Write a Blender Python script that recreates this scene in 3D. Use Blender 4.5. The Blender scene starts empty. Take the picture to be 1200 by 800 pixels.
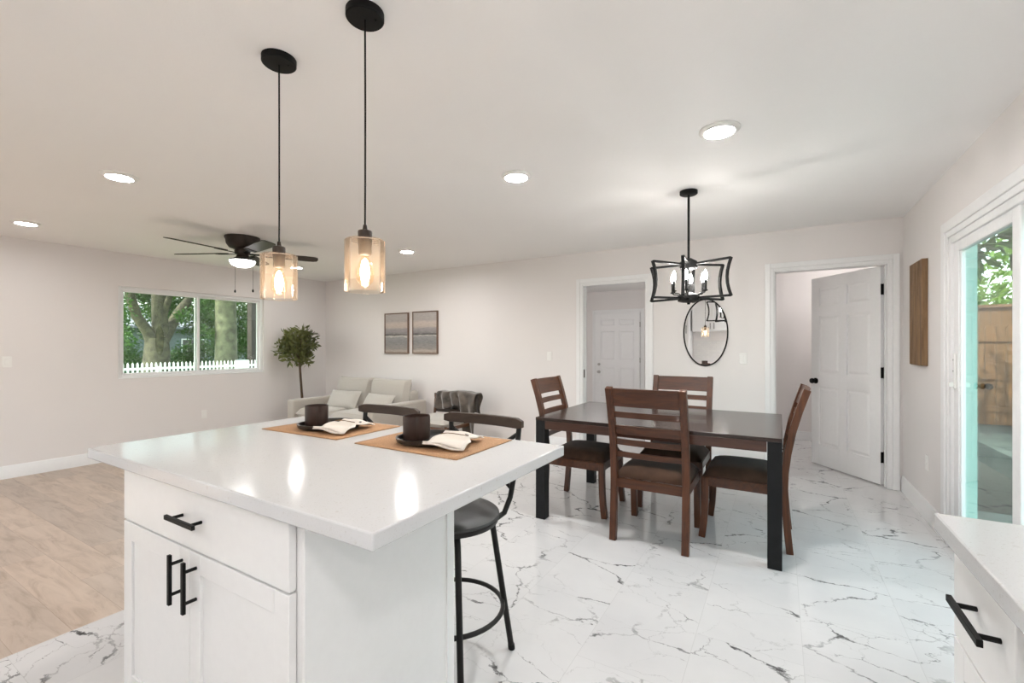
import bpy, bmesh, math, random
from mathutils import Vector, Matrix, noise
random.seed(7)
PI = math.pi
R = math.radians
S = bpy.context.scene
COL = S.collection

# ------------------------------------------------------------------ materials
class NT:
    def __init__(self, name):
        self.m = bpy.data.materials.new(name); self.m.use_nodes = True
        self.t = self.m.node_tree; self.t.nodes.clear()
        self.out = self.t.nodes.new('ShaderNodeOutputMaterial')
    def n(self, typ, **kw):
        nd = self.t.nodes.new(typ)
        for k, v in kw.items():
            if k.startswith('i_'):
                key = k[2:]
                key = int(key) if key.isdigit() else key.replace('_', ' ')
                sock = nd.inputs[key]
                if isinstance(v, bpy.types.NodeSocket): self.t.links.new(v, sock)
                else: sock.default_value = v
            else: setattr(nd, k, v)
        return nd
    def link(self, a, b): self.t.links.new(a, b)
    def ramp(self, fac, stops, interp='LINEAR'):
        r = self.n('ShaderNodeValToRGB'); r.color_ramp.interpolation = interp
        e = r.color_ramp.elements
        while len(e) > 1: e.remove(e[0])
        e[0].position = stops[0][0]; e[0].color = (*stops[0][1], 1)
        for p, c in stops[1:]:
            x = e.new(p); x.color = (*c, 1)
        self.link(fac, r.inputs[0]); return r.outputs[0]
    def math(self, op, a, b=0.0, c=None):
        m = self.n('ShaderNodeMath', operation=op)
        for i, v in enumerate((a, b) if c is None else (a, b, c)):
            if isinstance(v, bpy.types.NodeSocket): self.link(v, m.inputs[i])
            else: m.inputs[i].default_value = v
        return m.outputs[0]
    def mix(self, f, a, b, blend='MIX'):
        m = self.n('ShaderNodeMix', data_type='RGBA', blend_type=blend)
        for i, v in ((0, f), (6, a), (7, b)):
            if isinstance(v, bpy.types.NodeSocket): self.link(v, m.inputs[i])
            else: m.inputs[i].default_value = (*v, 1) if isinstance(v, tuple) else v
        return m.outputs[2]
    def coord(self, scale=(1, 1, 1), loc=(0, 0, 0), rot=(0, 0, 0)):
        t = self.n('ShaderNodeTexCoord'); mp = self.n('ShaderNodeMapping')
        self.link(t.outputs['Object'], mp.inputs[0])
        mp.inputs['Scale'].default_value = scale; mp.inputs['Location'].default_value = loc
        mp.inputs['Rotation'].default_value = rot
        return mp.outputs[0]
    def noise(self, vec, scale, detail=3, rough=.5, dist=0.0):
        x = self.n('ShaderNodeTexNoise', i_Scale=scale, i_Detail=detail, i_Roughness=rough, i_Distortion=dist)
        self.link(vec, x.inputs['Vector']); return x.outputs[0]
    def bsdf(self, color, rough=.5, metal=0.0, coat=0.0, bump=None, bstr=.1, bdist=.01, spec=.5, sheen=0.0, trans=0):
        p = self.n('ShaderNodeBsdfPrincipled')
        for k, v in (('Base Color', color), ('Roughness', rough), ('Metallic', metal), ('Coat Weight', coat), ('Specular IOR Level', spec), ('Sheen Weight', sheen)):
            if isinstance(v, bpy.types.NodeSocket): self.link(v, p.inputs[k])
            else: p.inputs[k].default_value = (*v, 1) if isinstance(v, tuple) else v
        if bump is not None:
            b = self.n('ShaderNodeBump', i_Strength=bstr, i_Distance=bdist); self.link(bump, b.inputs['Height'])
            self.link(b.outputs[0], p.inputs['Normal'])
        self.link(p.outputs[0], self.out.inputs[0]); return p

def simple(name, c, rough=.5, metal=0.0, coat=0.0, var=.06, nscale=40, bstr=.03, spec=.5, sheen=0.0):
    m = NT(name); v = m.coord()
    n = m.noise(v, nscale, 3)
    col = m.ramp(n, [(.3, tuple(x * (1 - var) for x in c)), (.7, tuple(min(1, x * (1 + var)) for x in c))])
    m.bsdf(col, rough, metal, coat, bump=n, bstr=bstr, bdist=.004, spec=spec, sheen=sheen)
    return m.m

def emit(name, c, s):
    m = NT(name); e = m.n('ShaderNodeEmission', i_Strength=s); e.inputs[0].default_value = (*c, 1)
    m.link(e.outputs[0], m.out.inputs[0]); return m.m

def wood(name, dark, light, rough=.3, coat=.2, axis=0, scale=1.0):
    m = NT(name)
    sc = [14, 14, 14]; sc[axis] = 1.2
    v = m.coord(tuple(s * scale for s in sc))
    n = m.noise(v, 2.2, 6, .6, .6); n2 = m.noise(v, 9, 3, .6)
    f = m.math('ADD', m.math('MULTIPLY', n, .75), m.math('MULTIPLY', n2, .25))
    col = m.ramp(f, [(.3, dark), (.72, light)])
    m.bsdf(col, rough, 0, coat, bump=n2, bstr=.06, bdist=.002)
    return m.m

def archglass(name, tint, ior=1.45, rough=0.0):
    m = NT(name)
    tr = m.n('ShaderNodeBsdfTransparent'); tr.inputs[0].default_value = (*tint, 1)
    gl = m.n('ShaderNodeBsdfGlossy', i_Roughness=rough); gl.inputs[0].default_value = (1, 1, 1, 1)
    lw = m.n('ShaderNodeLayerWeight', i_Blend=.5); r0 = ((ior - 1) / (ior + 1)) ** 2
    fr = m.math('ADD', m.math('MULTIPLY', m.math('POWER', lw.outputs['Facing'], 5.0), 1 - r0), r0)
    mx = m.n('ShaderNodeMixShader'); m.link(fr, mx.inputs[0]); m.link(tr.outputs[0], mx.inputs[1]); m.link(gl.outputs[0], mx.inputs[2])
    m.link(mx.outputs[0], m.out.inputs[0]); return m.m

M = {}
def wallmat(name, c, bs=.06):
    m = NT(name); v = m.coord(); n = m.noise(v, 60, 4, .6); n2 = m.noise(v, 1.2, 2)
    col = m.ramp(n2, [(.3, tuple(x * .985 for x in c)), (.7, c)])
    m.bsdf(col, .7, bump=n, bstr=bs, bdist=.004, spec=.3); return m.m
M['wall'] = wallmat('wall_paint', (.765, .735, .722))
M['ceil'] = wallmat('ceiling_paint', (.88, .868, .858), .14)
M['trim'] = simple('trim_paint', (.80, .80, .80), .35, var=.01)
M['cab'] = simple('cabinet_paint', (.78, .785, .785), .32, var=.01)
M['vinyl'] = simple('white_vinyl', (.78, .78, .78), .35, var=.02)
M['plastic'] = simple('white_plastic', (.82, .81, .79), .3, var=.01)
M['black'] = simple('black_metal', (.004, .004, .004), .5, var=.2, spec=.2)
M['blackleg'] = simple('black_painted_wood', (.007, .0075, .0085), .5, var=.25, nscale=25, spec=.25)
M['bronze'] = simple('bronze_metal', (.032, .022, .017), .45, metal=.1, var=.15, spec=.3)
M['fanblade'] = simple('dark_walnut_blade', (.040, .029, .022), .5, var=.2, spec=.3)
M['stoolmetal'] = simple('stool_metal', (.010, .009, .0085), .45, var=.2, spec=.3)
M['steel'] = simple('brushed_nickel', (.45, .44, .42), .3, metal=1.0, var=.05)
M['dwood'] = wood('dark_cherry_wood', (.026, .0068, .0024), (.118, .036, .0105), .40, .08, 0, 1.2)
M['dwoodz'] = wood('dark_cherry_wood_upright', (.028, .0072, .0025), (.130, .040, .0115), .40, .08, 2, 1.2)
M['twood'] = wood('espresso_table_wood', (.010, .0055, .0045), (.030, .015, .011), .22, .12, 0, 1.0)
M['apron'] = wood('espresso_apron_wood', (.03, .011, .007), (.075, .03, .018), .3, .3, 0, 1.0)
M['suede'] = simple('brown_suede', (.060, .032, .020), .85, var=.25, nscale=14, sheen=.12, spec=.2)
M['stoolrail'] = wood('stool_back_wood', (.026, .015, .010), (.062, .038, .025), .55, 0, 0, 1.6)
M['stoolseat'] = simple('charcoal_vinyl', (.045, .045, .045), .5, var=.12, nscale=30)
M['linen'] = simple('beige_linen', (.47, .435, .385), .9, var=.07, nscale=160, bstr=.2, sheen=.3)
M['linen_light'] = simple('pale_linen', (.47, .442, .395), .9, var=.07, nscale=160, bstr=.2, sheen=.3)
M['throw'] = simple('grey_brown_plush', (.085, .068, .055), .9, var=.6, nscale=9, bstr=.4, sheen=.5)
M['napkin'] = simple('ivory_cotton', (.70, .655, .60), .85, var=.03, nscale=200, bstr=.1)
M['tie'] = simple('brown_cord', (.16, .095, .05), .7)
M['mug'] = simple('dark_brown_glaze', (.034, .017, .012), .38, coat=.0, spec=.35, var=.3, nscale=12)
M['plate'] = simple('black_stoneware', (.016, .015, .014), .3, coat=.2, var=.3, nscale=20)
M['chairwood'] = wood('teak_wood', (.07, .03, .014), (.17, .08, .04), .4, .1, 0, 1.5)
M['artwood'] = wood('weathered_wood', (.10, .052, .022), (.32, .19, .09), .65, 0, 2, 1.0)
M['frame'] = wood('picture_frame_wood', (.10, .055, .035), (.2, .115, .075), .5, 0, 2, 2)
M['bark'] = simple('tree_bark', (.075, .068, .038), .9, var=.55, nscale=5, bstr=.8)
M['bark2'] = simple('tree_bark_pale', (.10, .105, .055), .9, var=.5, nscale=4, bstr=.8)
M['stem'] = simple('ficus_stem', (.075, .045, .025), .8, var=.3)
M['soil'] = simple('pot_soil', (.03, .02, .015), .9, var=.4)
M['pot'] = simple('grey_ceramic', (.3, .29, .27), .5, var=.05)
M['mirror'] = simple('mirror_silver', (.93, .93, .93), .01, metal=1.0, var=0.0, bstr=0.0)
M['glass'] = archglass('window_glass', (.91, .95, .92), 1.45)
M['clearglass'] = archglass('clear_glass', (.985, .985, .985), 1.45)
M['slideglass'] = archglass('tinted_glass', (.79, .89, .86), 1.5)
M['seafoam'] = simple('pale_seafoam_tone', (.36, .58, .52), .6, var=.05)
M['picket'] = simple('white_fence_paint', (.74, .76, .68), .6, var=.04)
M['lens'] = emit('downlight_lens', (1, .985, .975), 165)
M['lensdim'] = emit('downlight_lens_dim', (1, .985, .975), 58)
M['fanlens'] = emit('fan_lens', (1, .98, .96), 5)
M['filament'] = emit('filament_glow', (1, .95, .89), 56)
M['candle'] = emit('candle_glow', (1, .95, .90), 105)
M['dome'] = emit('opal_fill', (1, .96, .91), 14)  # emission for the added dome lamps, which stay out of view
M['filldoor'] = emit('opal_fill_door', (1, .965, .94), 13)
M['fillkitchen'] = emit('opal_fill_kitchen', (1, .98, .965), 27)
M['fillhall'] = emit('opal_fill_hall', (1, .97, .94), 42)
M['grass'] = simple('lawn', (.06, .11, .025), .9, var=.4, nscale=3)
M['stucco'] = simple('house_stucco', (.16, .195, .20), .9, var=.1, nscale=8)
M['shingle'] = simple('roof_shingle', (.17, .18, .19), .9, var=.3, nscale=12)
M['darkpane'] = simple('dark_pane', (.03, .035, .04), .1)
M['porch'] = simple('porch_wood', (.045, .035, .028), .8, var=.2)
M['hedge'] = simple('hedge_leaf', (.03, .09, .04), .7, var=.5, nscale=6)

def leafmat(name, c1, c2, tr=.35):
    m = NT(name); v = m.coord(); n = m.noise(v, 3.0, 3, .7)
    col = m.ramp(n, [(.3, c1), (.7, c2)])
    d = m.n('ShaderNodeBsdfPrincipled', i_Roughness=.5); m.link(col, d.inputs['Base Color'])
    t = m.n('ShaderNodeBsdfTranslucent'); m.link(m.mix(1.0, col, (1.5, 1.7, .7), 'MULTIPLY'), t.inputs[0])
    mx = m.n('ShaderNodeMixShader'); mx.inputs[0].default_value = tr
    m.link(d.outputs[0], mx.inputs[1]); m.link(t.outputs[0], mx.inputs[2]); m.link(mx.outputs[0], m.out.inputs[0])
    return m.m
M['leaf'] = leafmat('oak_leaf', (.014, .045, .010), (.075, .155, .032))
M['leaf2'] = leafmat('lime_leaf', (.07, .15, .018), (.26, .38, .05), .4)
M['ficusleaf'] = leafmat('ficus_leaf', (.026, .036, .010), (.20, .21, .07), .12)

def quartz():
    m = NT('white_quartz'); v = m.coord()
    s1 = m.noise(v, 260, 2, .6); s2 = m.noise(v, 90, 2, .5)
    f = m.ramp(s1, [(.30, (.50, .495, .49)), (.38, (.60, .61, .62))])
    col = m.mix(m.ramp(s2, [(.25, (1, 1, 1)), (.34, (0, 0, 0))]), f, (.53, .525, .52))
    m.bsdf(col, .13, spec=.3); return m.m
M['quartz'] = quartz()

TW, TL = .4055, .811
def tile():
    m = NT('marble_tile'); t = m.n('ShaderNodeTexCoord'); sx = m.n('ShaderNodeSeparateXYZ'); m.link(t.outputs['Object'], sx.inputs[0])
    x, y = sx.outputs[0], sx.outputs[1]
    u = m.math('DIVIDE', m.math('SUBTRACT', x, .083), TW); iu = m.math('FLOOR', u); fu = m.math('FRACT', u)
    off = m.math('MULTIPLY', m.math('MODULO', m.math('ABSOLUTE', iu), 2.0), .5)
    w = m.math('ADD', m.math('DIVIDE', m.math('SUBTRACT', y, 1.757), TL), off); iw = m.math('FLOOR', w); fw = m.math('FRACT', w)
    cid = m.n('ShaderNodeCombineXYZ'); m.link(iu, cid.inputs[0]); m.link(iw, cid.inputs[1])
    wn = m.n('ShaderNodeTexWhiteNoise', noise_dimensions='3D'); m.link(cid.outputs[0], wn.inputs[0])
    sc = m.n('ShaderNodeVectorMath', operation='SCALE'); m.link(wn.outputs['Color'], sc.inputs[0]); sc.inputs['Scale'].default_value = 30
    flip = m.n('ShaderNodeCombineXYZ'); m.link(m.math('SUBTRACT', m.math('MULTIPLY', m.math('GREATER_THAN', wn.outputs['Value'], .5), 2.0), 1.0), flip.inputs[0]); flip.inputs[1].default_value = 1; flip.inputs[2].default_value = 1
    fl = m.n('ShaderNodeVectorMath', operation='MULTIPLY'); m.link(t.outputs['Object'], fl.inputs[0]); m.link(flip.outputs[0], fl.inputs[1])
    ad = m.n('ShaderNodeVectorMath', operation='ADD'); m.link(fl.outputs[0], ad.inputs[0]); m.link(sc.outputs[0], ad.inputs[1])
    def web(scl, seed, vs, warp, wlo, whi, mlo, mhi):
        mp = m.n('ShaderNodeMapping'); m.link(ad.outputs[0], mp.inputs[0]); mp.inputs['Scale'].default_value = scl; mp.inputs['Location'].default_value = (seed, seed * 1.7, seed * .3); mp.inputs['Rotation'].default_value = (0, 0, seed * .1)
        wn_ = m.n('ShaderNodeTexNoise', i_Scale=2.6, i_Detail=7.0, i_Roughness=.62); m.link(mp.outputs[0], wn_.inputs['Vector'])
        ctr = m.n('ShaderNodeVectorMath', operation='SUBTRACT'); m.link(wn_.outputs['Color'], ctr.inputs[0]); ctr.inputs[1].default_value = (.5, .5, .5)
        sw = m.n('ShaderNodeVectorMath', operation='SCALE'); m.link(ctr.outputs[0], sw.inputs[0]); sw.inputs['Scale'].default_value = warp
        aw_ = m.n('ShaderNodeVectorMath', operation='ADD'); m.link(mp.outputs[0], aw_.inputs[0]); m.link(sw.outputs[0], aw_.inputs[1])
        vo = m.n('ShaderNodeTexVoronoi', feature='DISTANCE_TO_EDGE', voronoi_dimensions='2D', i_Scale=vs); m.link(aw_.outputs[0], vo.inputs['Vector'])
        wv = m.noise(mp.outputs[0], 9.0, 5, .72)
        wd = m.n('ShaderNodeMapRange', i_1=.42, i_2=.72, i_3=wlo, i_4=whi); m.link(wv, wd.inputs[0])
        line = m.math('SUBTRACT', 1.0, m.math('MINIMUM', m.math('DIVIDE', vo.outputs['Distance'], wd.outputs[0]), 1.0))
        line = m.math('MINIMUM', m.math('MULTIPLY', line, 1.7), 1.0)
        mk = m.noise(mp.outputs[0], 1.5, 4, .6)
        k = m.n('ShaderNodeMapRange', i_1=mlo, i_2=mhi, i_3=0.0, i_4=1.0); m.link(mk, k.inputs[0])
        dk = m.n('ShaderNodeMapRange', i_1=.40, i_2=.62, i_3=.35, i_4=1.0); m.link(wv, dk.inputs[0])
        return m.math('MULTIPLY', m.math('MULTIPLY', line, k.outputs[0]), dk.outputs[0])
    v1 = web((.8, 1.25, 1), 3.1, 2.0, .42, .007, .040, .40, .56)
    v2 = web((.9, 1.5, 1), 11.7, 2.7, .40, .004, .020, .44, .60)
    v3 = web((.7, 1.0, 1), 23.3, 3.4, .30, .004, .008, .42, .62)
    vv = m.math('MAXIMUM', m.math('MAXIMUM', v1, m.math('MULTIPLY', v2, .8)), m.math('MULTIPLY', v3, .4))
    cloud = m.noise(ad.outputs[0], 2.2, 4, .6)
    base = m.ramp(cloud, [(.3, (.60, .60, .605)), (.62, (.645, .645, .645))])
    col = m.mix(m.math('MULTIPLY', vv, .96), base, (.05, .049, .05))
    gx = m.math('LESS_THAN', m.math('MINIMUM', fu, m.math('SUBTRACT', 1.0, fu)), .0026)
    gy = m.math('LESS_THAN', m.math('MINIMUM', fw, m.math('SUBTRACT', 1.0, fw)), .0013)
    col = m.mix(m.math('MULTIPLY', m.math('MAXIMUM', gx, gy), .75), col, (.50, .50, .50))
    m.bsdf(col, .055, coat=0.0, spec=.5); return m.m
M['tile'] = tile()

def plank():
    m = NT('oak_plank'); t = m.n('ShaderNodeTexCoord')
    sx = m.n('ShaderNodeSeparateXYZ'); m.link(t.outputs['Object'], sx.inputs[0])
    x, y = sx.outputs[0], sx.outputs[1]
    w = m.math('DIVIDE', y, .20); iw = m.math('FLOOR', w); fw = m.math('FRACT', w)
    wn1 = m.n('ShaderNodeTexWhiteNoise', noise_dimensions='1D'); m.link(iw, wn1.inputs['W'])
    u = m.math('ADD', m.math('DIVIDE', x, 1.4), wn1.outputs[0]); iu = m.math('FLOOR', u); fu = m.math('FRACT', u)
    cid = m.n('ShaderNodeCombineXYZ'); m.link(iu, cid.inputs[0]); m.link(iw, cid.inputs[1])
    wn = m.n('ShaderNodeTexWhiteNoise', noise_dimensions='3D'); m.link(cid.outputs[0], wn.inputs[0])
    sc = m.n('ShaderNodeVectorMath', operation='SCALE'); m.link(wn.outputs['Color'], sc.inputs[0]); sc.inputs['Scale'].default_value = 20
    ad = m.n('ShaderNodeVectorMath', operation='ADD'); m.link(t.outputs['Object'], ad.inputs[0]); m.link(sc.outputs[0], ad.inputs[1])
    mp = m.n('ShaderNodeMapping'); m.link(ad.outputs[0], mp.inputs[0]); mp.inputs['Scale'].default_value = (1.6, 9, 1)
    n = m.noise(mp.outputs[0], 1.6, 6, .65, .8)
    col = m.ramp(n, [(.28, (.33, .255, .195)), (.5, (.48, .39, .315)), (.75, (.56, .465, .385))])
    tint = m.ramp(wn.outputs['Value'], [(0, (.88, .88, .88)), (1, (1.06, 1.04, 1.02))])
    col = m.mix(1.0, col, tint, 'MULTIPLY')
    g = m.math('MAXIMUM', m.math('LESS_THAN', fw, .012), m.math('LESS_THAN', fu, .0018))
    col = m.mix(m.math('MULTIPLY', g, .45), col, (.2, .13, .09))
    m.bsdf(col, .38, bump=n, bstr=.05, bdist=.002); return m.m
M['plank'] = plank()

def jute():
    m = NT('woven_jute'); v = m.coord((220, 220, 220)); n = m.noise(v, 1.0, 2, .6)
    ch = m.n('ShaderNodeTexChecker', i_Scale=1.0); m.link(v, ch.inputs[0])
    col = m.ramp(n, [(.3, (.30, .16, .075)), (.7, (.56, .34, .19))])
    col = m.mix(m.math('MULTIPLY', ch.outputs['Fac'], .25), col, (.36, .2, .1))
    m.bsdf(col, .85, bump=n, bstr=.4, bdist=.002); return m.m
M['jute'] = jute()

def seascape(name, seed):
    m = NT(name); t = m.n('ShaderNodeTexCoord'); sx = m.n('ShaderNodeSeparateXYZ'); m.link(t.outputs['Object'], sx.inputs[0])
    mp = m.n('ShaderNodeMapping'); m.link(t.outputs['Object'], mp.inputs[0]); mp.inputs['Scale'].default_value = (3, 3, 14); mp.inputs['Location'].default_value = (seed, 0, seed)
    n = m.noise(mp.outputs[0], 1.6, 5, .65, .4)
    z = m.math('ADD', m.math('DIVIDE', sx.outputs[2], .64), m.math('MULTIPLY', m.math('SUBTRACT', n, .5), .12))
    f = m.math('ADD', z, .5)
    col = m.ramp(f, [(.0, (.26, .20, .17)), (.07, (.42, .35, .30)), (.12, (.24, .22, .21)), (.28, (.17, .18, .185)), (.40, (.24, .245, .25)), (.425, (.66, .62, .58)), (.44, (.03, .03, .035)), (.478, (.07, .07, .08)), (.495, (.20, .19, .20)), (.60, (.29, .27, .28)), (.64, (.50, .42, .37)), (.74, (.56, .48, .43)), (.80, (.40, .36, .35)), (.92, (.44, .41, .40)), (1, (.48, .43, .41))])
    n2 = m.noise(mp.outputs[0], 5, 3, .7)
    col = m.mix(.25, col, m.ramp(n2, [(.3, (.2, .18, .17)), (.7, (.55, .5, .46))]))
    m.bsdf(col, .7); return m.m
M['sea1'] = seascape('seascape_paint', 1.3); M['sea2'] = seascape('seascape_paint_second', 7.9)

def fencewood():
    m = NT('cedar_boards'); t = m.n('ShaderNodeTexCoord'); sx = m.n('ShaderNodeSeparateXYZ'); m.link(t.outputs['Object'], sx.inputs[0])
    u = m.math('DIVIDE', sx.outputs[0], .14); iu = m.math('FLOOR', u); fu = m.math('FRACT', u)
    wn = m.n('ShaderNodeTexWhiteNoise', noise_dimensions='1D'); m.link(iu, wn.inputs['W'])
    mp = m.n('ShaderNodeMapping'); m.link(t.outputs['Object'], mp.inputs[0]); mp.inputs['Scale'].default_value = (14, 3, .9)
    n = m.noise(mp.outputs[0], 1.5, 5, .6, .5)
    col = m.ramp(n, [(.3, (.12, .048, .015)), (.7, (.28, .125, .045))])
    col = m.mix(1.0, col, m.ramp(wn.outputs[0], [(0, (.75, .75, .75)), (1, (1.1, 1.05, 1))]), 'MULTIPLY')
    col = m.mix(m.math('LESS_THAN', fu, .06), col, (.05, .028, .014))
    m.bsdf(col, .8); return m.m
M['cedar'] = fencewood()

def patio():
    m = NT('patio_stone'); v = m.coord(); n = m.noise(v, 1.5, 5, .6, .6)
    col = m.ramp(n, [(.3, (.035, .05, .046)), (.7, (.16, .18, .16))])
    m.bsdf(col, .45, bump=n, bstr=.2, bdist=.01); return m.m
M['patio'] = patio()

def kitchtile():
    m = NT('backsplash_tile'); b = m.n('ShaderNodeTexBrick', i_Scale=5.0, i_Mortar_Size=.008)
    t = m.n('ShaderNodeTexCoord'); mp = m.n('ShaderNodeMapping'); m.link(t.outputs['Object'], mp.inputs[0]); mp.inputs['Rotation'].default_value = (PI / 2, 0, 0)
    m.link(mp.outputs[0], b.inputs[0])
    b.inputs['Color1'].default_value = (.76, .75, .73, 1); b.inputs['Color2'].default_value = (.72, .71, .70, 1); b.inputs['Mortar'].default_value = (.6, .6, .58, 1)
    m.bsdf(b.outputs[0], .2); return m.m
M['splash'] = kitchtile()

def shade_glass():
    m = NT('amber_glass')
    tr = m.n('ShaderNodeBsdfTransparent'); tr.inputs[0].default_value = (1.0, .975, .945, 1)
    gl = m.n('ShaderNodeBsdfGlossy', i_Roughness=.03); gl.inputs[0].default_value = (1, .95, .9, 1)
    tl = m.n('ShaderNodeBsdfTranslucent'); tl.inputs[0].default_value = (1, .80, .60, 1)
    lw = m.n('ShaderNodeLayerWeight', i_Blend=.25)
    m1 = m.n('ShaderNodeMixShader'); m1.inputs[0].default_value = .02; m.link(tr.outputs[0], m1.inputs[1]); m.link(tl.outputs[0], m1.inputs[2])
    m2 = m.n('ShaderNodeMixShader'); m.link(m.math('MULTIPLY', lw.outputs['Fresnel'], .8), m2.inputs[0]); m.link(m1.outputs[0], m2.inputs[1]); m.link(gl.outputs[0], m2.inputs[2])
    m.link(m2.outputs[0], m.out.inputs[0]); return m.m
M['shade'] = shade_glass()
M['bulbglass'] = archglass('bulb_glass', (1.0, .90, .76), 1.3)

# ------------------------------------------------------------------ mesh helpers
class MB:
    def __init__(self): self.v = []; self.f = []
    def add(self, vs, fs, mat=None):
        o = len(self.v)
        self.v += [tuple(mat @ Vector(p)) if mat else tuple(p) for p in vs]
        self.f += [tuple(i + o for i in f) for f in fs]; return self
    def box(self, x0, x1, y0, y1, z0, z1, mat=None):
        vs = [(x, y, z) for z in (z0, z1) for y in (y0, y1) for x in (x0, x1)]
        return self.add(vs, [(0, 2, 3, 1), (4, 5, 7, 6), (0, 1, 5, 4), (2, 6, 7, 3), (0, 4, 6, 2), (1, 3, 7, 5)], mat)
    def cyl(self, p0, p1, r0, r1=None, n=24, cap=True):
        r1 = r0 if r1 is None else r1
        p0, p1 = Vector(p0), Vector(p1); d = (p1 - p0).normalized()
        a = d.orthogonal().normalized(); b = d.cross(a)
        vs = []
        for p, r in ((p0, r0), (p1, r1)):
            vs += [p + (a * math.cos(2 * PI * i / n) + b * math.sin(2 * PI * i / n)) * r for i in range(n)]
        fs = [(i, (i + 1) % n, n + (i + 1) % n, n + i) for i in range(n)]
        if cap: fs += [tuple(range(n - 1, -1, -1)), tuple(range(n, 2 * n))]
        return self.add(vs, fs)
    def tube(self, pts, r, n=10, closed=False):
        pts = [Vector(p) for p in pts]; k = len(pts); rings = []
        rr = r if isinstance(r, (list, tuple)) else [r] * k
        ref = None
        for i, p in enumerate(pts):
            if closed: t = (pts[(i + 1) % k] - pts[i - 1])
            else: t = pts[min(i + 1, k - 1)] - pts[max(i - 1, 0)]
            t.normalize()
            if ref is None: a = t.orthogonal().normalized()
            else: a = (ref - t * ref.dot(t)).normalized()
            ref = a; b = t.cross(a)
            rings.append([p + (a * math.cos(2 * PI * j / n) + b * math.sin(2 * PI * j / n)) * rr[i] for j in range(n)])
        vs = [v for g in rings for v in g]; fs = []
        for i in range(k if closed else k - 1):
            i2 = (i + 1) % k
            fs += [(i * n + j, i * n + (j + 1) % n, i2 * n + (j + 1) % n, i2 * n + j) for j in range(n)]
        if not closed: fs += [tuple(range(n - 1, -1, -1)), tuple((k - 1) * n + j for j in range(n))]
        return self.add(vs, fs)
    def lathe(self, prof, c=(0, 0, 0), n=32, fn=None):
        k = len(prof); vs = []
        for (r, z) in prof:
            for i in range(n):
                a = 2 * PI * i / n; q = r * (fn(a) if fn else 1)
                vs.append((c[0] + q * math.cos(a), c[1] + q * math.sin(a), c[2] + z))
        fs = [(i * n + j, i * n + (j + 1) % n, (i + 1) * n + (j + 1) % n, (i + 1) * n + j) for i in range(k - 1) for j in range(n)]
        if prof[0][0] > 1e-6: fs.append(tuple(range(n - 1, -1, -1)))
        if prof[-1][0] > 1e-6: fs.append(tuple((k - 1) * n + j for j in range(n)))
        return self.add(vs, fs)
    def loft(self, prof, c=(0, 0, 0), n=32, fn=None):      # open lathe, no caps
        k = len(prof); vs = []
        for (r, z) in prof:
            for i in range(n):
                a = 2 * PI * i / n; q = r * (fn(a) if fn else 1)
                vs.append((c[0] + q * math.cos(a), c[1] + q * math.sin(a), c[2] + z))
        fs = [(i * n + j, i * n + (j + 1) % n, (i + 1) * n + (j + 1) % n, (i + 1) * n + j) for i in range(k - 1) for j in range(n)]
        return self.add(vs, fs)
    def prism_x(self, poly, x0, x1):      # poly in (y, z)
        n = len(poly)
        vs = [(x0, y, z) for y, z in poly] + [(x1, y, z) for y, z in poly]
        return self.add(vs, [(i, (i + 1) % n, n + (i + 1) % n, n + i) for i in range(n)] + [tuple(range(n - 1, -1, -1)), tuple(range(n, 2 * n))])
    def prism_z(self, poly, z0, z1):
        n = len(poly)
        vs = [(x, y, z0) for x, y in poly] + [(x, y, z1) for x, y in poly]
        return self.add(vs, [(i, (i + 1) % n, n + (i + 1) % n, n + i) for i in range(n)] + [tuple(range(n - 1, -1, -1)), tuple(range(n, 2 * n))])
    def ribbon(self, path, t):            # thick strip outline from a polyline
        L, Rr = [], []
        for i, p in enumerate(path):
            a = Vector(path[max(i - 1, 0)]); b = Vector(path[min(i + 1, len(path) - 1)])
            d = (b - a).normalized(); nrm = Vector((-d.y, d.x)) * t / 2
            L.append(tuple(Vector(p) + nrm)); Rr.append(tuple(Vector(p) - nrm))
        return L, Rr
    def strip_x(self, path, t, x0, x1):
        L, Rr = self.ribbon(path, t); k = len(path)
        vs = []
        for i in range(k):
            vs += [(x0, *L[i]), (x1, *L[i]), (x1, *Rr[i]), (x0, *Rr[i])]
        fs = [(0, 1, 2, 3), tuple(4 * (k - 1) + j for j in (3, 2, 1, 0))]
        for i in range(k - 1):
            a, b = 4 * i, 4 * i + 4
            fs += [(a, b, b + 1, a + 1), (a + 1, b + 1, b + 2, a + 2), (a + 2, b + 2, b + 3, a + 3), (a + 3, b + 3, b, a)]
        return self.add(vs, fs)
    def cushion(self, w, h, t, mat, n=16, p=4, base=.12):
        idx = {}; vs = []; fs = []
        for s in (1, -1):
            for i in range(n + 1):
                for j in range(n + 1):
                    u, v = 2 * i / n - 1, 2 * j / n - 1
                    edge = i in (0, n) or j in (0, n)
                    if edge and s == -1: idx[(s, i, j)] = idx[(1, i, j)]; continue
                    k = 1 - .05 * (1 - abs(v) ** 2) * abs(u) ** 3 * 0
                    th = t / 2 * ((1 - abs(u) ** p) * (1 - abs(v) ** p)) ** .5
                    pu = u * (1 - .045 * (1 - v * v) * abs(u)); pv = v * (1 - .045 * (1 - u * u) * abs(v))
                    idx[(s, i, j)] = len(vs); vs.append((pu * w / 2, pv * h / 2, s * th))
            for i in range(n):
                for j in range(n):
                    q = (idx[(s, i, j)], idx[(s, i + 1, j)], idx[(s, i + 1, j + 1)], idx[(s, i, j + 1)])
                    fs.append(q if s == 1 else q[::-1])
        return self.add(vs, fs, mat)
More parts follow.
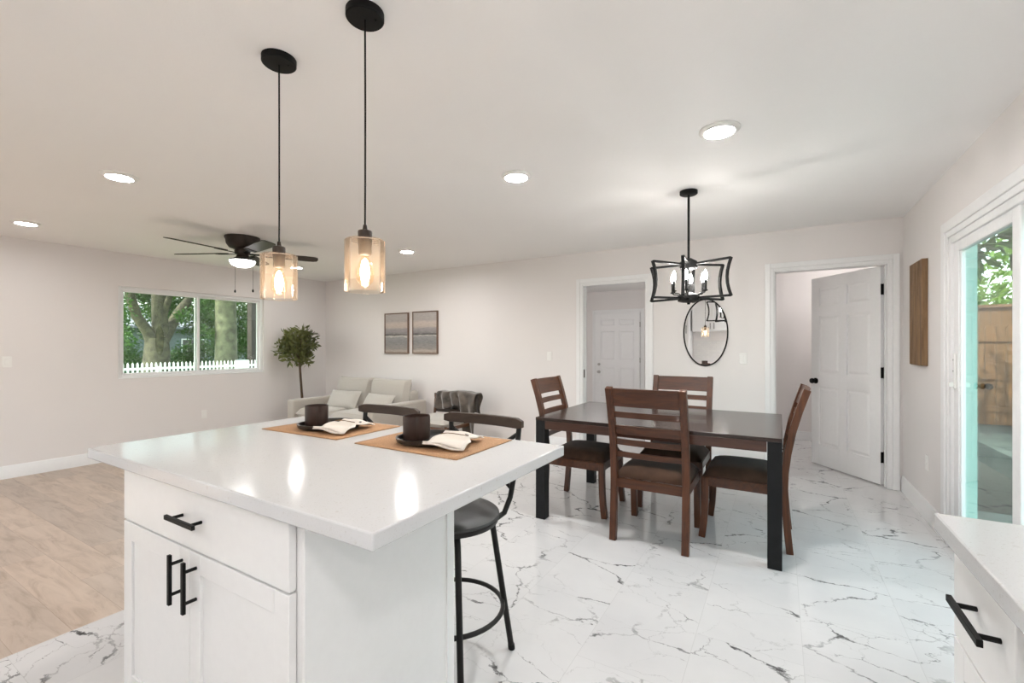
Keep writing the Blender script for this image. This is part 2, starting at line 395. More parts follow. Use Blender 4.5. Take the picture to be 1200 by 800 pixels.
    def build(self, name, mat, parent=None, loc=(0, 0, 0), rot=(0, 0, 0), bevel=0, seg=2, smooth=True, sub=0, solid=0):
        me = bpy.data.meshes.new(name); me.from_pydata(self.v, [], self.f); me.update()
        bm = bmesh.new(); bm.from_mesh(me); bmesh.ops.recalc_face_normals(bm, faces=bm.faces); bm.to_mesh(me); bm.free()
        o = bpy.data.objects.new(name, me); COL.objects.link(o)
        me.materials.append(M[mat] if isinstance(mat, str) else mat)
        o.location = loc; o.rotation_euler = rot
        if parent: o.parent = parent
        if smooth:
            me.polygons.foreach_set('use_smooth', [True] * len(me.polygons))
            try: me.set_sharp_from_angle(angle=R(38))
            except Exception: pass
        if solid:
            md = o.modifiers.new('thickness', 'SOLIDIFY'); md.thickness = solid; md.offset = 0
        if bevel:
            md = o.modifiers.new('edges', 'BEVEL'); md.width = bevel; md.segments = seg; md.limit_method = 'ANGLE'; md.angle_limit = R(40); md.harden_normals = False
        if sub:
            md = o.modifiers.new('smooth', 'SUBSURF'); md.levels = sub; md.render_levels = sub
        return o

def tag(o, label, cat, group=None, kind=None):
    o['label'] = label; o['category'] = cat
    if group: o['group'] = group
    if kind: o['kind'] = kind
    return o
def thing(name, label, cat, loc=(0, 0, 0), rz=0, group=None):
    o = bpy.data.objects.new(name, None); COL.objects.link(o); o.empty_display_size = .1
    o.location = loc; o.rotation_euler = (0, 0, rz)
    return tag(o, label, cat, group)
def struct(o, label, cat): return tag(o, label, cat, kind='structure')
def dup(o, parent=None):
    c = o.copy(); COL.objects.link(c)
    if parent: c.parent = parent
    for ch in list(o.children): dup(ch, c)
    return c
def copy_thing(o, label, loc, rz=None):
    c = dup(o); c.location = loc; c['label'] = label
    if rz is not None: c.rotation_euler = (0, 0, rz)
    return c

# ------------------------------------------------------------------ the room
CH = 2.44; LX, RX, BY, FY = -6.97, .945, 5.235, -1.75; BX = -2.755; ZS = -.10
def wall_y(name, y0, y1, xa, xb, za, zb, holes, mat='wall'):      # runs along X
    b = MB(); x = xa
    for (h0, h1, z0, z1) in sorted(holes):
        b.box(x, h0, y0, y1, za, zb)
        if z0 > za: b.box(h0, h1, y0, y1, za, z0)
        b.box(h0, h1, y0, y1, z1, zb); x = h1
    b.box(x, xb, y0, y1, za, zb); return b.build(name, mat, smooth=False)
def wall_x(name, x0, x1, ya, yb, za, zb, holes, mat='wall'):
    b = MB(); y = ya
    for (h0, h1, z0, z1) in sorted(holes):
        b.box(x0, x1, y, h0, za, zb)
        if z0 > za: b.box(x0, x1, h0, h1, za, z0)
        b.box(x0, x1, h0, h1, z1, zb); y = h1
    b.box(x0, x1, y, yb, za, zb); return b.build(name, mat, smooth=False)

struct(MB().box(BX, RX + .1, FY - .2, 9.5, -.3, 0).box(-4.7, BX, BY + .12, 9.5, -.3, 0).build('floor', 'tile', smooth=False), 'polished white marble tile floor with grey veins', 'floor')
struct(MB().box(LX - .2, BX, FY - .2, BY + .12, -.4, ZS).build('floor_living', 'plank', smooth=False), 'light oak plank floor of the living area', 'floor')
struct(MB().box(LX - .2, RX + .25, FY - .3, 9.6, CH, CH + .18).build('ceiling', 'ceil', smooth=False), 'off-white textured ceiling', 'ceiling')
WY0, WY1, WZ0, WZ1 = 2.296, 4.109, .885, 2.03
struct(wall_x('wall_left', LX - .16, LX, FY - .2, BY + .12, -.4, CH, [(WY0, WY1, WZ0, WZ1)]), 'off-white living area wall holding the window', 'wall')
MD0, MD1, RD0, RD1, DZ = -2.095, -1.315, -.055, .845, 2.04
struct(wall_y('wall_back', BY, BY + .12, LX - .16, RX + .12, -.4, CH, [(MD0, MD1, -.4, DZ), (RD0, RD1, -.4, DZ)]), 'long off-white wall with two doorways', 'wall')
SY0, SY1, SZ1 = 2.12, 3.95, 1.985
struct(wall_x('wall_right', RX, RX + .115, FY - .2, BY, -.4, CH, [(SY0, SY1, -.4, SZ1)]), 'off-white wall with the sliding glass door', 'wall')
struct(wall_y('wall_front', FY - .15, FY, LX - .16, RX + .12, -.4, CH, [(-6.4, -4.6, -.4, 2.1)]), 'off-white kitchen wall behind the counters', 'wall')
# rooms beyond the doorways
b = MB().box(-4.72, -4.6, BY + .12, 9.2, -.3, CH).box(-4.72, -.4, 9.2, 9.32, -.3, CH).box(-.5, -.38, BY + .12, 9.2, -.3, CH)
struct(b.build('wall_hall', 'wall', smooth=False), 'off-white hall walls beyond the middle doorway', 'wall')
b = MB().box(-.38, RX + .115, 7.38, 7.5, -.3, CH).box(RX, RX + .115, BY + .12, 7.38, -.3, CH)
struct(b.build('wall_utility', 'wall', smooth=False), 'off-white walls of the room beyond the open panel door', 'wall')
struct(MB().box(-.38, RX, 7.362, 7.38, 0, .12).build('baseboard_utility', 'trim', bevel=.004), 'white baseboard in the room beyond the panel door', 'baseboard')

def base_prof(h=.135): return [(0, 0), (.016, 0), (.016, h - .035), (.011, h - .022), (.011, h - .012), (.006, h), (0, h)]
def bb_x(name, xa, xb, y, z, lab, sgn=-1):
    p = [(y + sgn * d, z + h) for d, h in base_prof()]
    struct(MB().prism_x(p, xa, xb).build(name, 'trim'), lab, 'baseboard')
def bb_y(name, ya, yb, x, z, sgn, lab):
    b = MB(); pr = base_prof(); n = len(pr)
    vs = [(x + sgn * d, ya, z + h) for d, h in pr] + [(x + sgn * d, yb, z + h) for d, h in pr]
    b.add(vs, [(i, (i + 1) % n, n + (i + 1) % n, n + i) for i in range(n)] + [tuple(range(n)), tuple(range(n, 2 * n))])
    struct(b.build(name, 'trim'), lab, 'baseboard')
bb_y('baseboard_left', FY, BY, LX, ZS, 1, 'white baseboard along the living area window wall')
bb_x('baseboard_back', LX, BX, BY, ZS, 'white baseboard behind the sofa')
bb_x('baseboard_back_middle', BX, MD0 - .08, BY, 0, 'white baseboard left of the middle doorway')
bb_x('baseboard_back_dining', MD1 + .08, RD0 - .08, BY, 0, 'white baseboard between the two doorways')
bb_y('baseboard_right', SY1 + .13, BY, RX, 0, -1, 'white baseboard between sliding door and corner')

def casing_y(name, x0, x1, z1, y, lab, z0=0, w=.075, jamb=.12):     # on a wall facing -Y
    b = MB()
    for (wa, wb, d) in ((0.0, .026, .012), (.026, w, .02)):
        b.box(x0 - wb, x0 - wa, y - d, y, z0, z1 + wb).box(x1 + wa, x1 + wb, y - d, y, z0, z1 + wb).box(x0 - wa, x1 + wa, y - d, y, z1 + wa, z1 + wb)
    b.box(x0 - .001, x0 + .012, y - .006, y + jamb, z0, z1).box(x1 - .012, x1 + .001, y - .006, y + jamb, z0, z1).box(x0 + .012, x1 - .012, y - .006, y + jamb, z1 - .012, z1 + .001)
    b.box(x0 + .012, x0 + .022, y + .045, y + .08, z0, z1 - .012).box(x1 - .022, x1 - .012, y + .045, y + .08, z0, z1 - .012)
    o = b.build(name, 'trim', bevel=.003)
    struct(o, lab, 'door trim'); return o
t1 = casing_y('trim_1', MD0, MD1, DZ, BY, 'white casing around the middle doorway')
t2 = casing_y('trim_2', RD0, RD1, DZ, BY, 'white casing around the open panel door')
MB().box(MD0 + .012, MD0 + .015, BY + .01, BY + .04, .90, 1.0).build('strike_plate', 'bronze', t1)
MB().box(MD1 - .016, MD1 - .012, BY + .07, BY + .11, .93, 1.04).build('hinge', 'bronze', t1)

def panel_door(mb, w, h, t):
    # six-panel leaf, x 0..w, y -t/2..t/2
    mb.box(0, w, -t / 2 + .010, t / 2 - .010, 0, h)
    st, ms = .105, .09
    pw = (w - 2 * st - ms) / 2
    rows = [(.22, .84), (.99, 1.60), (1.70, h - .12)]
    for s in (-1, 1):
        y0, y1 = (s * t / 2, s * (t / 2 - .011)); y0, y1 = min(y0, y1), max(y0, y1)
        mb.box(0, st, y0, y1, 0, h).box(w - st, w, y0, y1, 0, h).box(st + pw, st + pw + ms, y0, y1, 0, h)
        zs = [0] + [z for r in rows for z in r] + [h]
        for i in range(0, len(zs), 2):
            for xa in (st, st + pw + ms): mb.box(xa, xa + pw, y0, y1, zs[i], zs[i + 1])
        for (za, zb) in rows:
            for xa in (st, st + pw + ms):
                d, e = .034, .010
                yo = s * (t / 2 - .011); yt = s * (t / 2 - .002)
                vs = [(xa + e, yo, za + e), (xa + pw - e, yo, za + e), (xa + pw - e, yo, zb - e), (xa + e, yo, zb - e),
                      (xa + d, yt, za + d), (xa + pw - d, yt, za + d), (xa + pw - d, yt, zb - d), (xa + d, yt, zb - d)]
                mb.add(vs, [(0, 1, 2, 3), (4, 5, 6, 7), (0, 1, 5, 4), (1, 2, 6, 5), (2, 3, 7, 6), (3, 0, 4, 7)])
def door_knob(parent, x, z, t, mat, name='knob'):
    for s in (-1, 1):
        b = MB(); b.cyl((x, s * t / 2, z), (x, s * (t / 2 + .008), z), .031, n=24).cyl((x, s * t / 2, z), (x, s * (t / 2 + .03), z), .011, n=16)
        prof = [(.011, .025), (.024, .032), (.029, .045), (.026, .058), (.014, .065), (0, .066)]
        n = 24; vs = []; k = len(prof)
        for (r, d) in prof:
            vs += [(x + r * math.cos(2 * PI * i / n), s * (t / 2 + d), z + r * math.sin(2 * PI * i / n)) for i in range(n)]
        b.add(vs, [(i * n + j, i * n + (j + 1) % n, (i + 1) * n + (j + 1) % n, (i + 1) * n + j) for i in range(k - 1) for j in range(n)])
        b.build(name, mat, parent)
# open six-panel door, hinged on the right jamb and swung into the next room
b = MB(); panel_door(b, .835, 2.015, .036)
d2 = b.build('door_2', 'trim', loc=(.812, BY + .085, .012), rot=(0, 0, PI - R(53.5)), smooth=False, bevel=.0015)
struct(d2, 'white six-panel door standing open beside the right corner', 'door')
door_knob(d2, .77, .90, .036, 'black')
for z in (.25, 1.03, 1.80):
    MB().cyl((-.007, -.016, z - .052), (-.007, -.016, z + .052), .008, n=12).box(-.003, .0, -.017, .017, z - .05, z + .05).box(-.02, -.003, -.019, -.015, z - .05, z + .05).build('hinge', 'black', d2)
# far door in the hall
b = MB(); panel_door(b, .93, 1.965, .04)
d1 = b.build('door_1', 'trim', loc=(-3.36, 9.17, .01), smooth=False, bevel=.0015)
struct(d1, 'white six-panel door at the end of the hall', 'door')
door_knob(d1, .075, .74, .04, 'steel')
MB().cyl((.075, -.018, .90), (.075, -.045, .90), .028, n=20).build('deadbolt', 'steel', d1)
for z in (.25, 1.0, 1.72):
    MB().cyl((.935, -.024, z - .05), (.935, -.024, z + .05), .009, n=10).build('hinge', 'steel', d1)
casing_y('trim_3', -3.37, -2.42, 1.98, 9.2, 'white casing around the hall door', jamb=.02)

# living room window
wf = MB()
X0 = LX - .10
wf.box(X0, X0 + .07, WY0, WY0 + .04, WZ0, WZ1).box(X0, X0 + .07, WY1 - .04, WY1, WZ0, WZ1).box(X0, X0 + .07, WY0 + .04, WY1 - .04, WZ0, WZ0 + .04).box(X0, X0 + .07, WY0 + .04, WY1 - .04, WZ1 - .04, WZ1)
w1 = wf.build('window_1', 'vinyl', bevel=.004); struct(w1, 'white two-pane sliding window over the front yard', 'window')
ym = 3.195
for (ya, yb, xo) in ((WY0 + .035, ym + .025, .03), (ym - .025, WY1 - .035, .005)):
    b = MB(); s = .032; xa, xb = X0 + xo, X0 + xo + .028; za, zb = WZ0 + .035, WZ1 - .035
    b.box(xa, xb, ya, ya + s, za, zb).box(xa, xb, yb - s, yb, za, zb).box(xa, xb, ya + s, yb - s, za, za + s).box(xa, xb, ya + s, yb - s, zb - s, zb)
    sash = b.build('sash', 'vinyl', w1, bevel=.003)
    MB().box((xa + xb) / 2 - .003, (xa + xb) / 2 + .003, ya + s, yb - s, za + s, zb - s).build('glass_pane', 'glass', sash, smooth=False)
MB().box(LX - .03, LX + .004, WY0 + .001, WY1 - .001, WZ0 - .001, WZ0 + .012).build('window_sill', 'trim', w1, bevel=.004)

for nm, xa, xb, za, zb, lab in (('fill_window', -6.4, -4.6, -.1, 2.1, 'unseen white patio window added behind the living area to let in daylight'),):  # unseen window added so daylight fills the room from behind
    b = MB(); y0, y1 = FY - .11, FY - .04; xm_ = (xa + xb) / 2
    b.box(xa, xa + .045, y0, y1, za, zb).box(xb - .045, xb, y0, y1, za, zb).box(xa + .045, xb - .045, y0, y1, za, za + .045).box(xa + .045, xb - .045, y0, y1, zb - .045, zb).box(xm_ - .025, xm_ + .025, y0, y1, za + .045, zb - .045)
    wo = b.build(nm, 'vinyl', bevel=.004); struct(wo, lab, 'window')
    for (p, q) in ((xa + .045, xm_ - .025), (xm_ + .025, xb - .045)): MB().box(p, q, FY - .078, FY - .072, za + .045, zb - .045).build('glass_pane', 'clearglass', wo, smooth=False)
# sliding glass door
b = MB(); w = .105
for (wa, wb, d) in ((0, .038, .014), (.038, w, .022)):
    b.box(RX - d, RX, SY1 + wa, SY1 + wb, 0, SZ1 + wb).box(RX - d, RX, SY0 - wb, SY0 - wa, 0, SZ1 + wb).box(RX - d, RX, SY0 - wa, SY1 + wa, SZ1 + wa, SZ1 + wb)
struct(b.build('trim_4', 'trim', bevel=.004), 'white casing around the sliding glass door', 'door trim')
b = MB(); fx0, fx1 = RX - .006, RX + .11
b.box(fx0, fx1, SY1 - .045, SY1, 0, SZ1).box(fx0, fx1, SY0, SY0 + .045, 0, SZ1).box(fx0, fx1, SY0 + .045, SY1 - .045, SZ1 - .045, SZ1).box(fx0, fx1, SY0 + .045, SY1 - .045, 0, .03)
d3 = b.build('door_3', 'vinyl', bevel=.004); struct(d3, 'white framed sliding glass door to the patio', 'door')
MB().box(RX + .046, RX + .114, SY1 - .05, SY1 - .044, .03, SZ1 - .045).build('jamb_tone_strip', 'seafoam', d3, smooth=False)  # thin strip added over the jamb, coloured like the teal cast through the glass
ymid = 3.03
for (ya, yb, xa) in ((ymid - .045, SY1 - .04, RX + .008), (SY0 + .04, ymid + .045, RX + .055)):
    xb = xa + .036; s = .085; za, zb = .03, SZ1 - .04
    b = MB(); b.box(xa, xb, ya, ya + s, za, zb).box(xa, xb, yb - s, yb, za, zb).box(xa, xb, ya + s, yb - s, za, za + s).box(xa, xb, ya + s, yb - s, zb - s * .8, zb)
    q = .012
    b.box(xa + .008, xb - .008, ya + s, ya + s + q, za + s, zb - s * .8).box(xa + .008, xb - .008, yb - s - q, yb - s, za + s, zb - s * .8)
    sash = b.build('sliding_panel', 'vinyl', d3, bevel=.004)
    MB().box(xa + .015, xa + .021, ya + s, yb - s, za + s, zb - s * .8).build('glass_pane', 'slideglass', sash, smooth=False)
    if xa < RX + .02:
        MB().box(xa - .012, xa, yb - .055, yb - .03, 1.02, 1.24).box(xa - .035, xa - .012, yb - .05, yb - .035, 1.03, 1.06).build('latch_handle', 'plastic', sash, bevel=.003)
        for zz in (1.20, 1.13): MB().cyl((xa - .016, yb - .042, zz), (xa - .011, yb - .042, zz), .006, n=12).build('latch_screw', 'steel', sash)

# ------------------------------------------------------------------ kitchen island
IX0, IX1, IY0, IY1 = -1.944, -.985, .655, 1.243
isl = thing('island_cabinet', 'white shaker island cabinet with drawer over two doors', 'cabinet', ((IX0 + IX1) / 2, (IY0 + IY1) / 2, 0))
ox, oy = (IX0 + IX1) / 2, (IY0 + IY1) / 2
def L(b): return b
b = MB(); b.box(IX0 - ox, IX1 - ox, IY0 + .022 - oy, IY1 - oy, .10, .877).box(IX0 + .02 - ox, IX1 - .02 - ox, IY0 + .09 - oy, IY1 - oy, 0, .10)
b.build('carcass', 'cab', isl, bevel=.002)
MB().box(IX1 - ox, IX1 + .006 - ox, IY0 + .022 - oy, IY1 - .03 - oy, 0, .877).box(IX1 - ox, IX1 + .012 - ox, IY1 - .034 - oy, IY1 + .004 - oy, 0, .877).build('end_panel', 'cab', isl, bevel=.0015)
MB().box(IX0 - ox, IX1 - ox, IY1 - oy, IY1 + .006 - oy, 0, .877).build('back_panel', 'cab', isl, bevel=.0015)
def shaker(x0, x1, z0, z1, yf, t=.02, st=.06):
    b = MB(); b.box(x0, x1, yf + .008, yf + t, z0, z1)
    b.box(x0, x0 + st, yf, yf + .010, z0, z1).box(x1 - st, x1, yf, yf + .010, z0, z1).box(x0 + st, x1 - st, yf, yf + .010, z0, z0 + st).box(x0 + st, x1 - st, yf, yf + .010, z1 - st, z1); return b
def bar_handle(parent, p, axis, ln, out=(0, -1, 0)):
    # flat bar pull on two posts; p = centre on the face
    p = Vector(p); o = Vector(out); a = Vector(axis); side = o.cross(a)
    b = MB(); c = p + o * .034
    def obox(c, ha, ho, hs):
        vs = [c + a * (i * ha) + o * (j * ho) + side * (k * hs) for k in (-1, 1) for j in (-1, 1) for i in (-1, 1)]
        b.add(vs, [(0, 2, 3, 1), (4, 5, 7, 6), (0, 1, 5, 4), (2, 6, 7, 3), (0, 4, 6, 2), (1, 3, 7, 5)])
    obox(c, ln / 2, .0045, .0065)
    for s in (-1, 1): b.cyl(p + a * s * (ln / 2 - .028), c + a * s * (ln / 2 - .028), .0048, n=14)
    return b.build('handle', 'black', parent, bevel=.001)
yf = IY0 - oy
dr = MB().box(IX0 + .004 - ox, IX1 - .022 - ox, yf, yf + .02, .695, .868).build('drawer', 'cab', isl, bevel=.002)
bar_handle(dr, (-1.47 - ox, yf, .785), (1, 0, 0), .165)
xm = -1.486
dl = shaker(IX0 + .004 - ox, xm - .0015 - ox, .115, .689, yf).build('door', 'cab', isl, bevel=.0015)
drr = shaker(xm + .0015 - ox, IX1 - .022 - ox, .115, .689, yf).build('door', 'cab', isl, bevel=.0015)
bar_handle(dl, (-1.527 - ox, yf, .606), (0, 0, 1), .145); bar_handle(drr, (-1.445 - ox, yf, .603), (0, 0, 1), .145)
ct = MB().box(-.7425, .7425, -.4615, .4615, 0, .038).build('island_countertop', 'quartz', loc=(-1.4355, 1.0895, .877), bevel=.004, seg=3)
tag(ct, 'white quartz slab countertop on the island', 'countertop')

# right-hand base cabinet run and worktop
rc = thing('base_cabinet', 'white base cabinet with long black pull at the right edge', 'cabinet', (.635, 1.1, 0))
b = MB(); b.box(.345 - .635, RX - .004 - .635, -.55, .245, .10, .877).box(.42 - .635, RX - .004 - .635, -.55, .23, 0, .10)
b.build('carcass', 'cab', rc, bevel=.002)
fxx = .325 - .635
dd = MB().box(fxx, fxx + .02, -.065, .232, .665, .868).build('drawer', 'cab', rc, bevel=.002)
bar_handle(dd, (fxx, 1.143 - 1.1, .782), (0, 1, 0), .165, (-1, 0, 0))
def shaker_x(y0, y1, z0, z1, xf, t=.02, st=.06):
    b = MB(); b.box(xf + .008, xf + t, y0, y1, z0, z1)
    b.box(xf, xf + .01, y0, y0 + st, z0, z1).box(xf, xf + .01, y1 - st, y1, z0, z1).box(xf, xf + .01, y0 + st, y1 - st, z0, z0 + st).box(xf, xf + .01, y0 + st, y1 - st, z1 - st, z1); return b
shaker_x(-.065, .232, .115, .659, fxx).build('door', 'cab', rc, bevel=.0015)
rc2 = thing('base_cabinet', 'white base cabinet next nearer along the right worktop', 'cabinet', (.635, .27, 0))
b = MB(); b.box(.345 - .635, RX - .004 - .635, -1.2, .278, .10, .877).box(.42 - .635, RX - .004 - .635, -1.2, .278, 0, .10); b.build('carcass', 'cab', rc2, bevel=.002)
for (a0, a1) in ((-.33, .262), (-.93, -.335)):
    d = MB().box(fxx, fxx + .02, a0, a1, .695, .868).build('drawer', 'cab', rc2, bevel=.002); bar_handle(d, (fxx, (a0 + a1) / 2, .785), (0, 1, 0), .165, (-1, 0, 0))
    d = shaker_x(a0, a1, .115, .689, fxx).build('door', 'cab', rc2, bevel=.0015); bar_handle(d, (fxx, a1 - .05, .6), (0, 0, 1), .145, (-1, 0, 0))
ct2 = MB().box(.295 - .62, RX - .003 - .62, -1.146, 1.147, 0, .038).build('kitchen_worktop', 'quartz', loc=(.62, .2, .877), bevel=.004, seg=3)
tag(ct2, 'white quartz worktop along the right wall', 'countertop')

# kitchen behind the camera, seen in the mirror
kb = MB().box(-1.88, -.05, 0, .003, .9, 1.44).build('wall_backsplash', 'splash', loc=(0, FY, 0), smooth=False); struct(kb, 'pale tiled backsplash on the kitchen wall', 'backsplash')
def upper(x0, x1, z0, z1, lab, nd):
    t = thing('upper_cabinet', lab, 'cabinet', ((x0 + x1) / 2, FY + .004, z0), 0, 'white upper cabinets on the kitchen wall')
    w = x1 - x0; MB().box(-w / 2, w / 2, 0, .32, 0, z1 - z0).build('carcass', 'cab', t, bevel=.002)
    for i in range(nd):
        a = -w / 2 + i * w / nd + .003; c = a + w / nd - .006
        b = MB(); b.box(a, c, .322, .33, .003, z1 - z0 - .003); s = .06; h = z1 - z0 - .003
        b.box(a, a + s, .33, .34, .003, h).box(c - s, c, .33, .34, .003, h).box(a + s, c - s, .33, .34, .003, .003 + s).box(a + s, c - s, .33, .34, h - s, h)
        d = b.build('door', 'cab', t, bevel=.001)
        bar_handle(d, ((c - .04) if i % 2 == 0 else (a + .04), .34, .12), (0, 0, 1), .145, (0, 1, 0))
upper(-1.86, -.95, 1.66, 2.40, 'white upper cabinet reflected at the left of the oval mirror', 2)
t = thing('pantry_cabinet', 'tall white pantry cabinet on the kitchen wall', 'cabinet', (-2.2, FY + .006, 0))
MB().box(-.3, .3, 0, .6, .1, 2.2).box(-.28, .28, 0, .54, 0, .1).build('carcass', 'cab', t, bevel=.002)
for (za, zb) in ((.11, 1.2), (1.206, 2.19)):
    d = MB().box(-.297, .297, .602, .622, za, zb).build('door', 'cab', t, bevel=.002); bar_handle(d, (.25, .622, (za + zb) / 2), (0, 0, 1), .2, (0, 1, 0))

# ------------------------------------------------------------------ ceiling fixtures
def downlight(x, y, lab, lens='lens'):
    t = thing('recessed_light', lab, 'ceiling light', (x, y, CH), 0, 'recessed ceiling lights')
    MB().lathe([(.102, 0), (.102, -.006), (.094, -.014), (.080, -.018), (.075, -.017), (.071, -.008), (.071, 0)], n=40).build('trim_ring', 'plastic', t)
    MB().lathe([(.0715, -.009), (.06, -.0105), (0, -.011)], n=32).build('lens', lens, t)
    return t
downlight(-3.847, 1.274, 'recessed ceiling light left of the pendants, above the living floor edge', 'lensdim')
downlight(-6.05, 1.31, 'recessed ceiling light at the far left near the window wall', 'lensdim')
downlight(-1.536, 2.646, 'recessed ceiling light in the middle of the ceiling, beyond the pendants')
downlight(-.277, 2.635, 'recessed ceiling light above right, nearest the chandelier')
downlight(-3.881, 4.053, 'recessed ceiling light over the sofa seating, right of the near pendant shade', 'lens')
downlight(-6.05, 4.05, 'recessed ceiling light behind the fan, above the potted tree', 'lensdim')
downlight(-.28, -1.25, 'unseen recessed ceiling light added to brighten the kitchen behind the camera')  # this and the next are unseen lamps added for fill
downlight(-2.9, -1.3, 'unseen recessed ceiling light added for fill near the pantry cabinet')
def dome(x, y, lab, mat='dome'):  # unseen dome lamps added to brighten the hall, side room and kitchen
    t = thing('fill_dome', lab, 'ceiling light', (x, y, CH), 0, 'added opal dome fill lights')
    MB().lathe([(.17, 0), (.17, -.03), (.15, -.035), (0, -.035)], n=36).build('base', 'plastic', t)
    MB().lathe([(.15, -.034), (.145, -.06), (.11, -.09), (.06, -.105), (0, -.11)], n=36).build('diffuser', mat, t)
dome(-2.6, 7.1, 'unseen opal dome light added to brighten the hall beyond the middle doorway', 'fillhall')
dome(.60, 6.7, 'unseen opal dome light added to brighten the room beyond the panel door', 'filldoor')

dome(.45, -.35, 'unseen opal dome light added over the kitchen aisle for fill', 'fillkitchen')
def pendant(x, y, lab):
    t = thing('pendant_lamp', lab, 'pendant lamp', (x, y, CH), 0, 'pendant lamps over the island')
    MB().lathe([(.064, 0), (.064, -.022), (.060, -.026), (0, -.027)], n=36).cyl((.03, .02, -.027), (.03, .02, -.030), .004, n=10).build('canopy', 'black', t)
    MB().tube([(0, 0, -.025), (.0015, 0, -.3), (0, .001, -.6), (0, 0, -.76)], .0032, n=8).build('cord', 'black', t)
    MB().lathe([(.006, -.735), (.009, -.752), (.023, -.756), (.024, -.760), (.024, -.790), (.022, -.812), (.022, -.836), (.018, -.84), (0, -.84)], n=28).build('socket', 'bronze', t)
    r = .068
    MB().loft([(.0235, -.787), (r - .006, -.787), (r, -.792), (r, -.965), (r - .004, -.9665), (r - .004, -.794), (r - .008, -.7905), (.0235, -.7905)], n=48).build('glass_shade', 'shade', t)
    bulb = MB().lathe([(.012, -.838), (.014, -.85), (.022, -.87), (.030, -.895), (.031, -.912), (.026, -.932), (.014, -.944), (0, -.947)], n=24).build('bulb', 'bulbglass', t)
    MB().lathe([(0, -.850), (.009, -.860), (.0145, -.885), (.0155, -.905), (.011, -.928), (0, -.936)], n=16).build('filament', 'filament', bulb)
pendant(-1.729, 1.082, 'left of two amber glass pendants, over the far end of the island')
pendant(-1.234, 1.084, 'right of two amber glass pendants, nearer and in front of blank wall')

# ceiling fan
fan = thing('ceiling_fan', 'dark bronze five-blade ceiling fan with round light', 'ceiling fan', (-4.9, 2.66, CH))
MB().lathe([(.165, 0), (.167, -.012), (.158, -.03), (.15, -.075), (.125, -.112), (.075, -.13), (0, -.13)], n=40).build('housing', 'bronze', fan)
MB().lathe([(.07, -.125), (.075, -.15), (.07, -.175), (.055, -.19), (.06, -.21), (.085, -.225), (.12, -.238), (.125, -.25), (0, -.25)], n=36).build('motor', 'bronze', fan)
MB().lathe([(.122, -.249), (.12, -.262), (.10, -.292), (.06, -.312), (.02, -.318), (0, -.318)], n=36).build('light_globe', 'fanlens', fan)
for k in range(5):
    a = R(61.5 + 72 * k)
    mat = Matrix.Rotation(a, 4, 'Z') @ Matrix.Translation((0, 0, -.165)) @ Matrix.Rotation(R(-10.5), 4, 'X')
    pl = [(.20, -.058), (.28, -.066), (.60, -.072), (.70, -.068), (.735, -.05), (.745, 0), (.735, .05), (.70, .068), (.60, .072), (.28, .066), (.20, .058)]
    b = MB(); n = len(pl); b.add([(x, y, -.004) for x, y in pl] + [(x, y, .004) for x, y in pl], [(i, (i + 1) % n, n + (i + 1) % n, n + i) for i in range(n)] + [tuple(range(n - 1, -1, -1)), tuple(range(n, 2 * n))], mat)
    bl = b.build('blade', 'fanblade', fan)
    b = MB(); b.box(.06, .26, -.018, .018, -.012, -.004, mat).box(.21, .27, -.05, .05, -.010, -.004, mat); b.build('blade_bracket', 'black', bl, bevel=.002)
for (dx, dy) in ((-.105, -.02), (.09, .06)):
    c = MB().tube([(dx, dy, -.24), (dx, dy, -.55)], .0016, n=6).build('pull_chain', 'bronze', fan)
    MB().lathe([(0, -.545), (.007, -.553), (.009, -.568), (.006, -.58), (0, -.582)], (dx, dy, 0), n=12).build('pull_knob', 'black', c)

# chandelier
CZ = CH
cx, cy = -.584, 3.562
chn = thing('chandelier', 'black open-frame chandelier with candle bulbs above the dining table', 'chandelier', (cx, cy, CH))
MB().lathe([(.063, 0), (.063, -.022), (.055, -.028), (0, -.028)], n=32).build('canopy', 'black', chn)
MB().cyl((0, 0, -.026), (0, 0, -.535), .0085, n=12).build('rod', 'black', chn)
MB().lathe([(.02, -.50), (.06, -.525), (.062, -.53), (.062, -.575), (.05, -.58), (0, -.58)], n=32).build('top_hub', 'black', chn)
MB().lathe([(.03, -.755), (.075, -.775), (.077, -.78), (.077, -.818), (.05, -.826), (.012, -.83), (.010, -.842), (0, -.844)], n=32).build('bottom_hub', 'black', chn)
MB().cyl((0, 0, -.57), (0, 0, -.775), .006, n=10).build('centre_tube', 'black', chn)
def framebar(b, pts, t, w, mat):
    # flat bar along 2D pts (r, z), thickness t in plane, width w across
    Lp, Rp = b.ribbon(pts, t); k = len(pts); vs = []
    for i in range(k):
        vs += [(Lp[i][0], -w / 2, Lp[i][1]), (Lp[i][0], w / 2, Lp[i][1]), (Rp[i][0], w / 2, Rp[i][1]), (Rp[i][0], -w / 2, Rp[i][1])]
    fs = [(0, 1, 2, 3), tuple(4 * (k - 1) + j for j in (3, 2, 1, 0))]
    for i in range(k - 1):
        a, c = 4 * i, 4 * i + 4
        fs += [(a, c, c + 1, a + 1), (a + 1, c + 1, c + 2, a + 2), (a + 2, c + 2, c + 3, a + 3), (a + 3, c + 3, c, a)]
    b.add(vs, fs, mat)
